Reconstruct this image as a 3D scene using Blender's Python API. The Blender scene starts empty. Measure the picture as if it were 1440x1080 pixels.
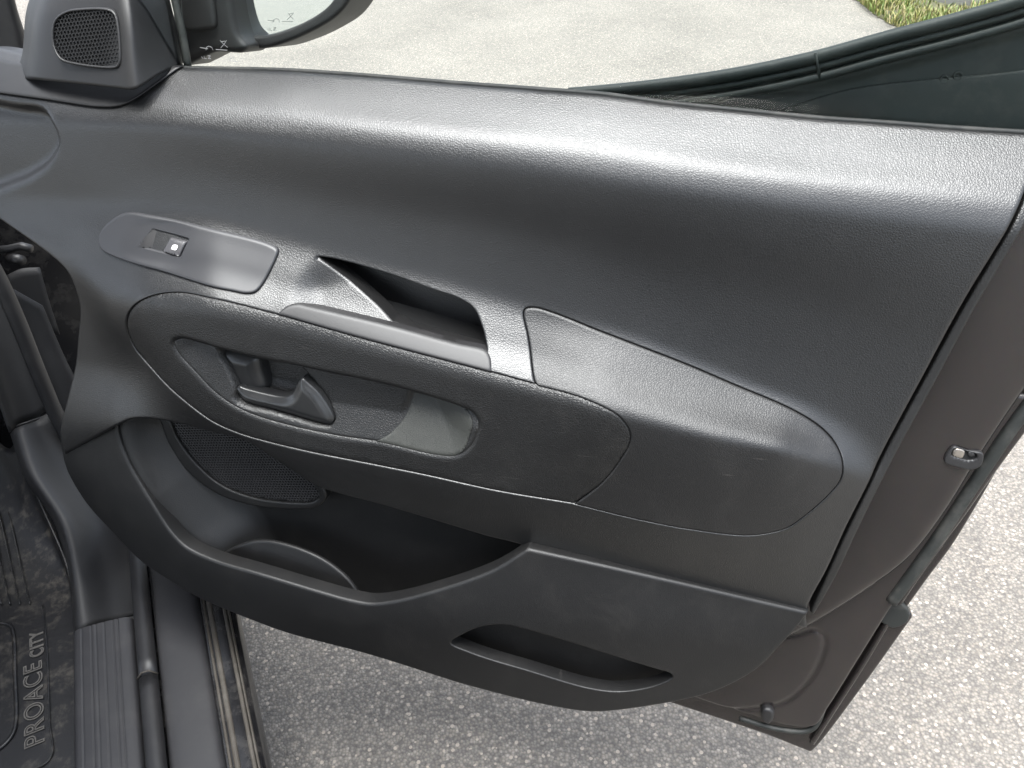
import bpy, bmesh, math, random
import numpy as np
from mathutils import Matrix, Vector
from mathutils.geometry import delaunay_2d_cdt

SC = bpy.context.scene
COL = SC.collection
rad = math.radians

# ------------------------------------------------------------------ camera
PITCH, ROLL = rad(37.0), rad(3.0)
CAM = Vector((0, 0, 1.42))
fwd = Vector((0, math.cos(PITCH), -math.sin(PITCH))); dn = Vector((0, -math.sin(PITCH), -math.cos(PITCH))); rt = Vector((1, 0, 0))
ix = rt*math.cos(ROLL) + dn*math.sin(ROLL); iy = dn*math.cos(ROLL) - rt*math.sin(ROLL)
cd = bpy.data.cameras.new('camera'); cam = bpy.data.objects.new('camera', cd); COL.objects.link(cam)
cd.sensor_fit = 'HORIZONTAL'; cd.sensor_width = 36; cd.lens = 28.75
cd.clip_start = 0.02; cd.clip_end = 500
m = Matrix((( ix.x, -iy.x, -fwd.x), (ix.y, -iy.y, -fwd.y), (ix.z, -iy.z, -fwd.z))).to_4x4()
m.translation = CAM; cam.matrix_world = m
SC.camera = cam

# ------------------------------------------------------------------ sky and sun (thin overcast)
SUN_EL, SUN_AZ = 82, -150          # azimuth clockwise from +Y
wd = bpy.data.worlds.new('World'); SC.world = wd; wd.use_nodes = True
nt = wd.node_tree; bg = nt.nodes['Background']
sky = nt.nodes.new('ShaderNodeTexSky'); sky.sky_type = 'NISHITA'; sky.sun_disc = False
sky.sun_elevation = rad(SUN_EL); sky.sun_rotation = rad(SUN_AZ)
sky.air_density = 1.0; sky.dust_density = 4.0; sky.ozone_density = 1.0
hs = nt.nodes.new('ShaderNodeHueSaturation'); hs.inputs['Saturation'].default_value = 0.42
nt.links.new(sky.outputs[0], hs.inputs['Color']); nt.links.new(hs.outputs[0], bg.inputs[0])
bg.inputs[1].default_value = 0.11
ld = bpy.data.lights.new('sun', 'SUN'); ld.energy = 1.7; ld.angle = rad(40); ld.color = (1, 0.985, 0.965)
sun = bpy.data.objects.new('sun', ld); COL.objects.link(sun)
sun.rotation_euler = Vector((math.sin(rad(SUN_AZ))*math.cos(rad(SUN_EL)), math.cos(rad(SUN_AZ))*math.cos(rad(SUN_EL)), math.sin(rad(SUN_EL)))).to_track_quat('Z', 'Y').to_euler()
sun.location = (3, 2, 6)
vs_ = SC.view_settings; vs_.view_transform = 'Standard'; vs_.look = 'None'; vs_.gamma = 1.0; vs_.exposure = 2.3
vs_.use_curve_mapping = False

# ------------------------------------------------------------------ material helpers
def mat(name, base=(0.03, 0.03, 0.03), rough=0.5, metal=0.0, spec=0.5):
    M = bpy.data.materials.new(name); M.use_nodes = True
    b = M.node_tree.nodes['Principled BSDF']
    b.inputs['Base Color'].default_value = (*base, 1); b.inputs['Roughness'].default_value = rough
    b.inputs['Metallic'].default_value = metal; b.inputs['Specular Tint'].default_value = (0.95, 0.985, 1.0, 1); b.inputs['Specular IOR Level'].default_value = spec
    return M, M.node_tree, b
def node(t, kind, **kw):
    n = t.nodes.new(kind)
    for k, v in kw.items():
        if k in n.inputs: n.inputs[k].default_value = v
        else: setattr(n, k, v)
    return n
def ramp(t, src, stops):
    r = t.nodes.new('ShaderNodeValToRGB'); e = r.color_ramp.elements
    while len(e) < len(stops): e.new(0.5)
    for el, (p, c) in zip(e, stops):
        el.position = p; el.color = (c, c, c, 1) if not isinstance(c, tuple) else (*c, 1)
    t.links.new(src, r.inputs[0]); return r.outputs[0]
def grained(name, base, rough, cell=3.4, depth=0.55, spec=0.5, dust=0.0, scratches=0.0, coords='Object'):
    """moulded plastic with a leather grain, faint handling marks and dust"""
    M, t, b = mat(name, base, rough, 0, spec)
    tc = node(t, 'ShaderNodeTexCoord'); co = tc.outputs[coords]
    wn = node(t, 'ShaderNodeTexNoise', Scale=260.0, Detail=1.0); t.links.new(co, wn.inputs['Vector'])
    mx = node(t, 'ShaderNodeMix', data_type='VECTOR'); mx.inputs['Factor'].default_value = 0.0009
    t.links.new(co, mx.inputs[4]); t.links.new(wn.outputs['Color'], mx.inputs[5])
    vo = node(t, 'ShaderNodeTexVoronoi', feature='DISTANCE_TO_EDGE', Scale=1000.0/cell); t.links.new(mx.outputs[1], vo.inputs['Vector'])
    h = ramp(t, vo.outputs['Distance'], [(0.0, 0.0), (0.22, 0.8), (0.5, 1.0)])
    no = node(t, 'ShaderNodeTexNoise', Scale=900.0, Detail=3.0, Roughness=0.6); t.links.new(co, no.inputs['Vector'])
    ad = node(t, 'ShaderNodeMath', operation='MULTIPLY_ADD'); t.links.new(no.outputs[0], ad.inputs[0]); ad.inputs[1].default_value = 0.5; t.links.new(h, ad.inputs[2])
    bp = node(t, 'ShaderNodeBump', Strength=depth, Distance=0.0005); t.links.new(ad.outputs[0], bp.inputs['Height'])
    t.links.new(bp.outputs[0], b.inputs['Normal'])
    # wear: broad roughness drift, scuffs
    n2 = node(t, 'ShaderNodeTexNoise', Scale=7.0, Detail=4.0, Roughness=0.6); t.links.new(co, n2.inputs['Vector'])
    mr = node(t, 'ShaderNodeMapRange'); mr.inputs[3].default_value = rough-0.05; mr.inputs[4].default_value = rough+0.06
    t.links.new(n2.outputs[0], mr.inputs[0]); t.links.new(mr.outputs[0], b.inputs['Roughness'])
    n3 = node(t, 'ShaderNodeTexNoise', Scale=16.0, Detail=8.0, Roughness=0.72, Distortion=0.4); t.links.new(co, n3.inputs['Vector'])
    du = ramp(t, n3.outputs[0], [(0.5, 0.0), (0.75, 1.0)])
    sp = node(t, 'ShaderNodeTexVoronoi', Scale=95.0, Randomness=1.0); t.links.new(co, sp.inputs['Vector'])
    spk = ramp(t, sp.outputs['Distance'], [(0.0, 1.0), (0.075, 0.0)])
    # stretched thin scratches
    mp = node(t, 'ShaderNodeMapping'); mp.inputs['Rotation'].default_value = (0.3, 0.9, 0.2); mp.inputs['Scale'].default_value = (9, 9, 120); t.links.new(co, mp.inputs[0])
    sn = node(t, 'ShaderNodeTexNoise', Scale=1.6, Detail=3.0, Roughness=0.7); t.links.new(mp.outputs[0], sn.inputs['Vector'])
    sc = ramp(t, sn.outputs[0], [(0.69, 0.0), (0.74, 1.0)])
    a1 = node(t, 'ShaderNodeMath', operation='MULTIPLY'); t.links.new(du, a1.inputs[0]); a1.inputs[1].default_value = dust
    a2 = node(t, 'ShaderNodeMath', operation='MULTIPLY_ADD'); t.links.new(spk, a2.inputs[0]); a2.inputs[1].default_value = dust*0.9; t.links.new(a1.outputs[0], a2.inputs[2])
    a3 = node(t, 'ShaderNodeMath', operation='MULTIPLY_ADD'); t.links.new(sc, a3.inputs[0]); a3.inputs[1].default_value = scratches; t.links.new(a2.outputs[0], a3.inputs[2])
    cm = node(t, 'ShaderNodeMix', data_type='RGBA'); cm.inputs[6].default_value = (*base, 1); cm.inputs[7].default_value = (0.22, 0.21, 0.195, 1)
    t.links.new(a3.outputs[0], cm.inputs[0]); t.links.new(cm.outputs[2], b.inputs['Base Color'])
    return M
def smooth_plastic(name, base, rough, dust=0.05, fine=0.12, spec=0.5):
    M, t, b = mat(name, base, rough, 0, spec)
    co = node(t, 'ShaderNodeTexCoord').outputs['Object']
    no = node(t, 'ShaderNodeTexNoise', Scale=1500.0, Detail=2.0); t.links.new(co, no.inputs['Vector'])
    bp = node(t, 'ShaderNodeBump', Strength=fine, Distance=0.0004); t.links.new(no.outputs[0], bp.inputs['Height']); t.links.new(bp.outputs[0], b.inputs['Normal'])
    n2 = node(t, 'ShaderNodeTexNoise', Scale=22.0, Detail=8.0, Roughness=0.7); t.links.new(co, n2.inputs['Vector'])
    f = ramp(t, n2.outputs[0], [(0.48, 0.0), (0.8, dust)])
    cm = node(t, 'ShaderNodeMix', data_type='RGBA'); cm.inputs[6].default_value = (*base, 1); cm.inputs[7].default_value = (0.25, 0.24, 0.22, 1)
    t.links.new(f, cm.inputs[0]); t.links.new(cm.outputs[2], b.inputs['Base Color'])
    mr = node(t, 'ShaderNodeMapRange'); mr.inputs[3].default_value = rough-0.06; mr.inputs[4].default_value = rough+0.08
    t.links.new(n2.outputs[0], mr.inputs[0]); t.links.new(mr.outputs[0], b.inputs['Roughness'])
    return M

M_TRIM = grained('grained_trim', (0.0062, 0.0062, 0.0064), 0.385, 2.5, 0.28, 0.85, 0.012, 0.02)
M_GRIP = grained('coarse_grained_trim', (0.0078, 0.0078, 0.0078), 0.42, 2.8, 0.5, 0.6, 0.04, 0.12)
M_PAD = grained('pad_vinyl', (0.0085, 0.0085, 0.0088), 0.45, 2.5, 0.32, 0.6, 0.035, 0.10)
M_LOW = grained('fine_grained_trim', (0.0062, 0.0062, 0.0064), 0.46, 1.8, 0.2, 0.45, 0.03, 0.05)
M_SATIN = smooth_plastic('satin_plastic', (0.017, 0.017, 0.018), 0.45, 0.04)
M_HANDLE = smooth_plastic('handle_plastic', (0.018, 0.019, 0.020), 0.30, 0.04, 0.06)
M_BLACK = smooth_plastic('black_plastic', (0.012, 0.012, 0.013), 0.45, 0.05)
M_RUBBER = smooth_plastic('rubber', (0.014, 0.016, 0.015), 0.62, 0.22, 0.3)
M_SHELF = grained('sky_lit_shelf_trim', (0.030, 0.032, 0.029), 0.5, 1.2, 0.3, 0.5, 0.05, 0.0)  # paler than the trim: reflected sky is put into the base colour
M_SWITCH = smooth_plastic('switch_grey', (0.05, 0.05, 0.054), 0.4, 0.05)
M_PLATE = smooth_plastic('plate_grey', (0.026, 0.027, 0.030), 0.42, 0.0)
M_SEAM = smooth_plastic('dark_backing', (0.006, 0.006, 0.006), 0.8, 0.0)

def paint_material():
    M, t, b = mat('brown_grey_metallic_paint', (0.034, 0.030, 0.0295), 0.26, 0.5, 0.5)
    co = node(t, 'ShaderNodeTexCoord').outputs['Object']
    fl = node(t, 'ShaderNodeTexVoronoi', Scale=1400.0); t.links.new(co, fl.inputs['Vector'])
    n2 = node(t, 'ShaderNodeTexNoise', Scale=14.0, Detail=8.0, Roughness=0.7); t.links.new(co, n2.inputs['Vector'])
    d = ramp(t, n2.outputs[0], [(0.45, 0.0), (0.8, 0.35)])
    cm = node(t, 'ShaderNodeMix', data_type='RGBA'); cm.inputs[6].default_value = (0.034, 0.030, 0.0295, 1); cm.inputs[7].default_value = (0.07, 0.06, 0.052, 1)
    t.links.new(d, cm.inputs[0])
    hv = node(t, 'ShaderNodeMix', data_type='RGBA', blend_type='MULTIPLY'); hv.inputs[0].default_value = 0.35
    t.links.new(cm.outputs[2], hv.inputs[6]); t.links.new(fl.outputs['Color'], hv.inputs[7]); t.links.new(hv.outputs[2], b.inputs['Base Color'])
    b.inputs['Coat Weight'].default_value = 0.5; b.inputs['Coat Roughness'].default_value = 0.18
    n3 = node(t, 'ShaderNodeTexNoise', Scale=500.0, Detail=2.0); t.links.new(co, n3.inputs['Vector'])
    bp = node(t, 'ShaderNodeBump', Strength=0.06, Distance=0.0003); t.links.new(n3.outputs[0], bp.inputs['Height']); t.links.new(bp.outputs[0], b.inputs['Normal'])
    return M
M_PAINT = paint_material()
M_POD = smooth_plastic('pod_plastic', (0.0075, 0.0075, 0.008), 0.48, 0.02)
M_CORNER = smooth_plastic('glass_tinted_rubber', (0.006, 0.011, 0.010), 0.6, 0.10, 0.3)  # black rubber; the green of the window glass is put into its colour
M_BPAINT, _, _b = mat('black_gloss_paint', (0.008, 0.008, 0.009), 0.12, 0, 0.6)
M_WHITE, _, _ = mat('white_print', (0.75, 0.75, 0.75), 0.5)
M_ETCH, _, _ = mat('etched_print', (0.30, 0.31, 0.31), 0.6)
M_METAL, _, _ = mat('zinc_metal', (0.42, 0.39, 0.35), 0.35, 0.9)

def glass_material():
    M = bpy.data.materials.new('tinted_glass'); M.use_nodes = True; t = M.node_tree; t.nodes.clear()
    o = node(t, 'ShaderNodeOutputMaterial'); tr = node(t, 'ShaderNodeBsdfTransparent'); tr.inputs[0].default_value = (0.955, 0.978, 0.965, 1)
    gl = node(t, 'ShaderNodeBsdfGlossy'); gl.inputs['Roughness'].default_value = 0.02
    fr = node(t, 'ShaderNodeFresnel'); fr.inputs[0].default_value = 1.14
    mx = node(t, 'ShaderNodeMixShader'); t.links.new(fr.outputs[0], mx.inputs[0]); t.links.new(tr.outputs[0], mx.inputs[1]); t.links.new(gl.outputs[0], mx.inputs[2])
    t.links.new(mx.outputs[0], o.inputs[0]); return M
M_GLASS = glass_material()
M_MIRROR, _, _ = mat('mirror_silver', (0.86, 0.88, 0.9), 0.015, 1.0)

# ------------------------------------------------------------------ object helpers
def link(name, me, material, parent=None, smooth=True):
    o = bpy.data.objects.new(name, me); COL.objects.link(o)
    if material: me.materials.append(material)
    if smooth: me.polygons.foreach_set('use_smooth', [True]*len(me.polygons))
    if parent: o.parent = parent
    return o
def mesh_of(name, verts, faces):
    me = bpy.data.meshes.new(name); me.from_pydata([tuple(map(float, v)) for v in verts], [], faces); me.update(); return me
def tag(o, label, cat, kind=None, group=None):
    o['label'] = label; o['category'] = cat
    if group: o['group'] = group
    if kind: o['kind'] = kind
    return o
def empty(name, loc, mat3=None):
    o = bpy.data.objects.new(name, None); COL.objects.link(o); o.empty_display_size = 0.1
    M = mat3.to_4x4() if mat3 else Matrix.Identity(4); M.translation = loc; o.matrix_world = M
    return o

# ---- lofted height surfaces of the door trim (mm: u along the door, v up, w towards the cabin) ----
def _lin(x, xp, fp):
    y = np.interp(x, xp, fp)
    lo = x < xp[0]; hi = x > xp[-1]
    y[lo] = fp[0] + (x[lo] - xp[0]) * (fp[1] - fp[0]) / (xp[1] - xp[0])
    y[hi] = fp[-1] + (x[hi] - xp[-1]) * (fp[-1] - fp[-2]) / (xp[-1] - xp[-2])
    return y
def _pchip(x, y, xq):
    h = np.diff(x); d = np.diff(y) / h
    m = np.zeros(len(x)); m[0] = d[0]; m[-1] = d[-1]
    for i in range(1, len(x) - 1):
        if d[i-1] * d[i] > 0:
            w1 = 2*h[i] + h[i-1]; w2 = h[i] + 2*h[i-1]
            m[i] = (w1 + w2) / (w1/d[i-1] + w2/d[i])
    k = np.clip(np.searchsorted(x, xq) - 1, 0, len(h) - 1)
    t = np.clip((xq - x[k]) / h[k], -3, 3)
    a = np.clip(t, 0, 1)
    val = ((2*a**3 - 3*a**2 + 1)*y[k] + (a**3 - 2*a**2 + a)*h[k]*m[k] + (-2*a**3 + 3*a**2)*y[k+1] + (a**3 - a**2)*h[k]*m[k+1])
    val += np.where(t < 0, t*h[k]*m[k], 0) + np.where(t > 1, (t-1)*h[k]*m[k+1], 0)
    return val
def _blur(a, s, axis):
    if s <= 0: return a
    n = int(3*s) + 1; k = np.exp(-0.5*(np.arange(-n, n+1)/s)**2); k /= k.sum()
    pad = [(0, 0), (0, 0)]; pad[axis] = (n, n)
    b = np.pad(a, pad, mode='edge'); out = np.zeros_like(a)
    for i, c in enumerate(k):
        out += c * (b[i:i+a.shape[0], :] if axis == 0 else b[:, i:i+a.shape[1]])
    return out
class Surface:
    """smooth surface through a stack of feature curves"""
    STEP = 2.5
    def __init__(self, curves, box, su=10, sv=4):
        u0, u1, v0, v1 = box; s = self.STEP; self.u0, self.v0 = u0, v0
        us = np.arange(u0, u1 + s, s); vs = np.arange(v0, v1 + s, s)
        V = []; W = []
        for c in curves:
            c = np.array(sorted(c), float)
            V.append(_lin(us, c[:, 0], c[:, 1])); W.append(_lin(us, c[:, 0], c[:, 2]))
        V = np.array(V); W = np.array(W); g = np.zeros((len(us), len(vs)))
        for i in range(len(us)):
            v = V[:, i]; w = W[:, i]; o = np.argsort(v); v = v[o]; w = w[o]
            for j in range(1, len(v)): v[j] = max(v[j], v[j-1] + 2.0)
            g[i] = _pchip(v, w, vs)
        g = _blur(g, su/s, 0); self.g = _blur(g, sv/s, 1)
    def __call__(self, u, v):
        u = np.asarray(u, float); v = np.asarray(v, float); s = self.STEP; g = self.g
        x = np.clip((u - self.u0)/s, 0, g.shape[0] - 1.001); y = np.clip((v - self.v0)/s, 0, g.shape[1] - 1.001)
        i = x.astype(int); j = y.astype(int); a = x - i; b = y - j
        return g[i, j]*(1-a)*(1-b) + g[i+1, j]*a*(1-b) + g[i, j+1]*(1-a)*b + g[i+1, j+1]*a*b

def catmull(pts, step, closed=True):
    """centripetal spline through the points, evenly resampled; a doubled point is a sharp corner"""
    P = np.array(pts, float)[:, :]; n = len(P); out = []
    idx = range(n) if closed else range(n-1)
    for i in idx:
        p1 = P[i]; p2 = P[(i+1) % n]
        if np.linalg.norm(p2-p1) < 0.05: continue
        p0 = P[(i-1) % n] if (closed or i > 0) else 2*p1-p2
        p3 = P[(i+2) % n] if (closed or i+2 < n) else 2*p2-p1
        if np.linalg.norm(p1-p0) < 0.05: p0 = 2*p1-p2
        if np.linalg.norm(p3-p2) < 0.05: p3 = 2*p2-p1
        t0 = 0; t1 = t0+np.linalg.norm(p1-p0)**.5; t2 = t1+np.linalg.norm(p2-p1)**.5; t3 = t2+np.linalg.norm(p3-p2)**.5
        k = max(2, int(np.linalg.norm(p2-p1)/step)+1)
        for t in np.linspace(t1, t2, k, endpoint=False):
            a1 = (t1-t)/(t1-t0)*p0+(t-t0)/(t1-t0)*p1; a2 = (t2-t)/(t2-t1)*p1+(t-t1)/(t2-t1)*p2; a3 = (t3-t)/(t3-t2)*p2+(t-t2)/(t3-t2)*p3
            b1 = (t2-t)/(t2-t0)*a1+(t-t0)/(t2-t0)*a2; b2 = (t3-t)/(t3-t1)*a2+(t-t1)/(t3-t1)*a3
            out.append((t2-t)/(t2-t1)*b1+(t-t1)/(t2-t1)*b2)
    if not closed: out.append(P[-1])
    return np.array(out)
def seg_dist(q, poly, closed=True, reach=None):
    """distance from points q to a polyline, and (closed) whether each lies inside; reach: exact only up to that distance"""
    q = np.asarray(q, float); o = np.argsort(q[:, 1]); qs = q[o]; ysrt = qs[:, 1]
    d = np.full(len(q), 1e9); ins = np.zeros(len(q), bool)
    a = poly; b = np.roll(poly, -1, 0)
    if not closed: a, b = poly[:-1], poly[1:]
    for p, r in zip(a, b):
        e = r-p; Ln = e@e
        if Ln < 1e-9: continue
        y0, y1 = min(p[1], r[1]), max(p[1], r[1])
        sl = slice(None) if reach is None else slice(*np.searchsorted(ysrt, (y0-reach, y1+reach)))
        k = qs[sl]
        if len(k):
            t = np.clip(((k-p)@e)/Ln, 0, 1); d[sl] = np.minimum(d[sl], np.hypot(k[:, 0]-p[0]-t*e[0], k[:, 1]-p[1]-t*e[1]))
        if closed and p[1] != r[1]:
            i0, i1 = np.searchsorted(ysrt, (y0, y1), 'left'); k = qs[i0:i1]
            if len(k): ins[i0:i1] ^= k[:, 0] < (r[0]-p[0])*(k[:, 1]-p[1])/(r[1]-p[1])+p[0]
    D = np.empty_like(d); I = np.empty_like(ins); D[o] = d; I[o] = ins
    return D, I
def area(p): return 0.5*np.sum(p[:, 0]*np.roll(p[:, 1], -1)-np.roll(p[:, 0], -1)*p[:, 1])
def offset_poly(p, d):
    """move a closed outline inwards by d (negative: outwards)"""
    t = np.roll(p, -1, 0)-np.roll(p, 1, 0); t /= np.maximum(np.hypot(t[:, 0], t[:, 1])[:, None], 1e-6)
    n = np.stack([-t[:, 1], t[:, 0]], 1)*(1 if area(p) > 0 else -1)
    return p+n*d
def smoothstep(a, b, x):
    t = np.clip((x-a)/(b-a), 0, 1); return t*t*(3-2*t)


UPPER_CURVES = [
 [(-933.5,-76.5,-62.0),(-767.0,-74.5,-62.0),(-606.9,-73.4,-62.0),(-484.0,-74.4,-62.0),(-380.2,-77.9,-62.0),(-280.8,-82.8,-62.0),(-185.3,-86.7,-62.0),(-116.2,-89.8,-62.0),(-48.8,-96.2,-62.0),(23.8,-100.9,-62.0),(101.2,-105.8,-62.0),(169.0,-108.2,-62.0),(228.2,-110.7,-62.0),(317.0,-113.3,-62.0)],
 [(-917.8,-94.5,-40.0),(-753.9,-93.5,-40.0),(-594.2,-96.6,-36.0),(-470.3,-103.0,-29.0),(-368.9,-108.8,-29.0),(-271.5,-114.3,-29.0),(-177.8,-118.2,-29.0),(-110.0,-122.8,-29.0),(-43.7,-130.0,-29.0),(27.8,-136.8,-29.0),(103.8,-141.7,-29.0),(170.6,-144.7,-29.0),(228.9,-147.3,-29.0),(316.6,-151.5,-29.0)],
 [(-902.0,-118.3,-16.0),(-739.5,-117.0,-15.0),(-581.9,-118.4,-11.0),(-377.6,-131.5,-6.0),(-203.0,-141.9,-6.0),(-32.9,-156.9,-6.0),(139.2,-170.1,-6.0),(317.1,-181.3,-6.0)],
 [(-897.7,-146.4,-2.0),(-735.3,-141.8,-2.0),(-579.1,-141.7,0.0),(-376.5,-155.2,1.0),(-201.2,-165.5,1.0),(-30.3,-181.0,1.0),(142.7,-194.8,1.0),(321.1,-205.0,1.0)],
 [(-911.5,-192.6,0.0),(-746.6,-191.4,0.0),(-571.8,-193.0,-3.0),(-401.6,-220.4,-5.0),(-210.4,-240.4,-6.0),(-52.6,-272.7,-7.0),(127.5,-304.3,-6.0),(236.7,-332.4,-4.0),(363.8,-365.2,-2.0)],
 [(-921.2,-221.3,0.0),(-806.0,-223.7,0.0),(-754.9,-223.5,0.0),(-655.6,-221.2,0.0),(-576.3,-226.0,-1.0),(-473.4,-246.4,-1.0),(-403.8,-265.1,-1.0),(-291.5,-284.3,-1.0),(-208.9,-301.9,-1.0),(-151.5,-315.3,-1.0),(-46.8,-341.7,-1.0),(66.3,-380.8,-1.0),(142.4,-401.5,0.0),(211.4,-436.4,0.0),(263.7,-466.5,0.0),(409.1,-541.2,0.0)],
 [(-928.8,-255.2,4.0),(-809.6,-257.8,7.0),(-756.7,-264.9,11.0),(-702.2,-276.5,20.0),(-648.9,-277.2,26.0),(-553.0,-281.3,29.0),(-466.2,-298.0,25.0),(-293.9,-331.1,25.0),(-170.1,-355.8,23.0),(-89.0,-367.8,27.0),(29.0,-398.5,24.0),(106.3,-416.5,19.0),(169.8,-439.8,9.0),(219.9,-468.2,2.0),(269.6,-497.4,2.0),(418.3,-575.0,-1.0)],
 [(-931.9,-281.7,10.0),(-809.6,-285.3,16.0),(-759.3,-315.8,24.0),(-695.6,-339.3,48.0),(-637.1,-339.4,61.0),(-538.9,-337.0,67.0),(-456.8,-352.6,56.0),(-285.3,-380.3,56.0),(-162.7,-400.4,54.0),(-82.2,-408.8,61.0),(32.4,-425.0,56.0),(107.0,-433.0,48.0),(171.4,-460.0,25.0),(225.0,-495.1,2.0),(275.3,-524.8,2.0),(427.2,-607.9,-2.0)],
 [(-992.4,-438.8,3.0),(-858.9,-433.6,8.0),(-799.6,-435.7,13.0),(-737.0,-436.5,24.0),(-670.7,-433.3,42.0),(-625.7,-448.8,53.0),(-568.5,-481.1,58.0),(-514.3,-500.7,55.0),(-428.8,-509.1,55.0),(-248.2,-528.1,51.0),(-118.9,-540.3,47.0),(5.5,-548.5,44.0),(78.1,-555.7,37.0),(142.1,-560.9,25.0),(193.2,-578.3,9.0),(300.7,-643.9,-2.0),(458.7,-722.7,-7.0)],
 [(-1044.3,-582.0,0.0),(-835.6,-554.8,21.0),(-724.1,-519.0,48.0),(-692.3,-515.4,51.0),(-626.8,-524.1,42.0),(-551.4,-542.6,32.0),(-451.7,-583.6,29.0),(-357.0,-596.9,29.0),(-169.8,-637.6,22.0),(-30.0,-654.3,18.0),(174.9,-686.2,2.0),(474.4,-779.3,-10.0)],
 [(-1094.4,-717.4,-4.0),(-870.8,-659.4,12.0),(-732.6,-617.5,26.0),(-573.8,-623.5,14.0),(-369.7,-680.3,10.0),(-172.8,-722.7,2.0),(-25.6,-737.1,0.0),(186.9,-759.9,-6.0),(494.5,-851.2,-14.0)],
]
BOX = (-1100, 420, -1080, 60)
H_upper0 = Surface(UPPER_CURVES, BOX, 8, 3.5)
LOWER_CURVES = [
 [(-905.7,-509.7,6.0),(-821.1,-515.2,12.0),(-732.7,-513.5,32.0),(-588.3,-588.6,55.0),(-438.5,-636.7,62.0),(-295.4,-647.3,58.0),(-165.4,-616.4,44.0),(-29.9,-636.9,32.0),(172.3,-673.3,10.0),(310.7,-694.3,0.0)],
 [(-938.1,-613.3,4.0),(-854.5,-620.6,12.0),(-766.3,-661.2,40.0),(-652.6,-711.3,64.0),(-536.5,-726.5,72.0),(-372.7,-744.5,74.0),(-200.5,-738.4,66.0),(-21.9,-728.7,46.0),(116.9,-731.1,22.0),(179.2,-717.5,9.0),(324.2,-759.5,0.0)],
 [(-988.3,-710.8,-20.0),(-885.8,-676.8,-8.0),(-845.5,-696.5,10.0),(-785.2,-716.5,32.0),(-734.7,-747.6,46.0),(-643.3,-785.8,56.0),(-511.8,-816.7,60.0),(-384.6,-829.5,60.0),(-253.4,-856.9,56.0),(-145.1,-872.6,50.0),(-77.9,-876.1,44.0),(-13.2,-860.0,36.0),(76.0,-832.7,22.0),(126.5,-803.8,11.0),(188.4,-773.5,2.0),(340.6,-831.3,-8.0)],
]
H_lower = Surface(LOWER_CURVES, BOX, 12, 5)


RAMPZ = catmull([(-432.1,-273.2),(-432.1,-273.2),(-448.0,-283.0),(-459.7,-304.9),(-457.2,-328.3),(-457.2,-328.3),(-398.9,-335.8),(-289.1,-353.5),(-289.1,-353.5),(-294.9,-325.6),(-332.5,-299.1),(-385.8,-278.1)], 4)
RAMPR = catmull([(-447.1,-259.3),(-431.9,-274.6),(-404.2,-293.1),(-375.6,-311.1),(-352.0,-326.3),(-335.3,-338.5),(-302.8,-366.2)], 3, False)
RAMPL = catmull([(-386.4,-264.0),(-432.1,-273.2),(-449.6,-283.1),(-461.4,-305.0),(-458.3,-331.1)], 4, False)
# dent where the front corner of the trim drops towards the dashboard
DENT = catmull([(-963.1,-128.0),(-817.5,-123.3),(-775.5,-129.4),(-760.9,-156.5),(-778.1,-182.0),(-809.9,-201.4),(-856.5,-218.7),(-997.6,-259.7)], 4)
def H_upper(u, v):
    q = np.stack([np.ravel(u), np.ravel(v)], 1).astype(float); w = H_upper0(q[:, 0], q[:, 1])
    near = q[:, 0] < DENT[:, 0].max()+40
    if near.any():
        d, ins = seg_dist(q[near], DENT, True, 12); s = np.where(ins, d, -d); w[near] -= 20*smoothstep(-7, 9, s)
    d, ins = seg_dist(q, RAMPZ, True, 1); k = np.nonzero(ins)[0]
    if len(k):
        dr = seg_dist(q[k], RAMPR, False)[0]; rt_ = q[k, 0] > np.interp(q[k, 1], RAMPR[::-1, 1], RAMPR[::-1, 0])
        w[k] -= 11*smoothstep(0, 40, seg_dist(q[k], RAMPL, False)[0])*np.where(rt_, smoothstep(12, 2, dr), 1.0)
    return w

# ------------------------------------------------------------------ the door frame of reference
AZ, TILT = rad(105.0), rad(12.0)
DU = Vector((math.sin(AZ), math.cos(AZ), 0)); _n = Vector((math.cos(AZ), -math.sin(AZ), 0))
DN = _n*math.cos(TILT)+Vector((0, 0, 1))*math.sin(TILT); DV = Vector((0, 0, 1))*math.cos(TILT)-_n*math.sin(TILT)
U0, V0 = -300.0, -905.0
ORG = CAM-DN*0.85+DU*(U0/1000)+DV*(V0/1000)
DM = Matrix(((DU.x, -DN.x, DV.x), (DU.y, -DN.y, DV.y), (DU.z, -DN.z, DV.z)))
DOOR = empty('car_door', ORG, DM)
tag(DOOR, 'open front car door seen from inside, with black grained plastic trim panel', 'car door')
def L(u, v, w): return ((u-U0)/1000, -w/1000, (v-V0)/1000)

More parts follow.
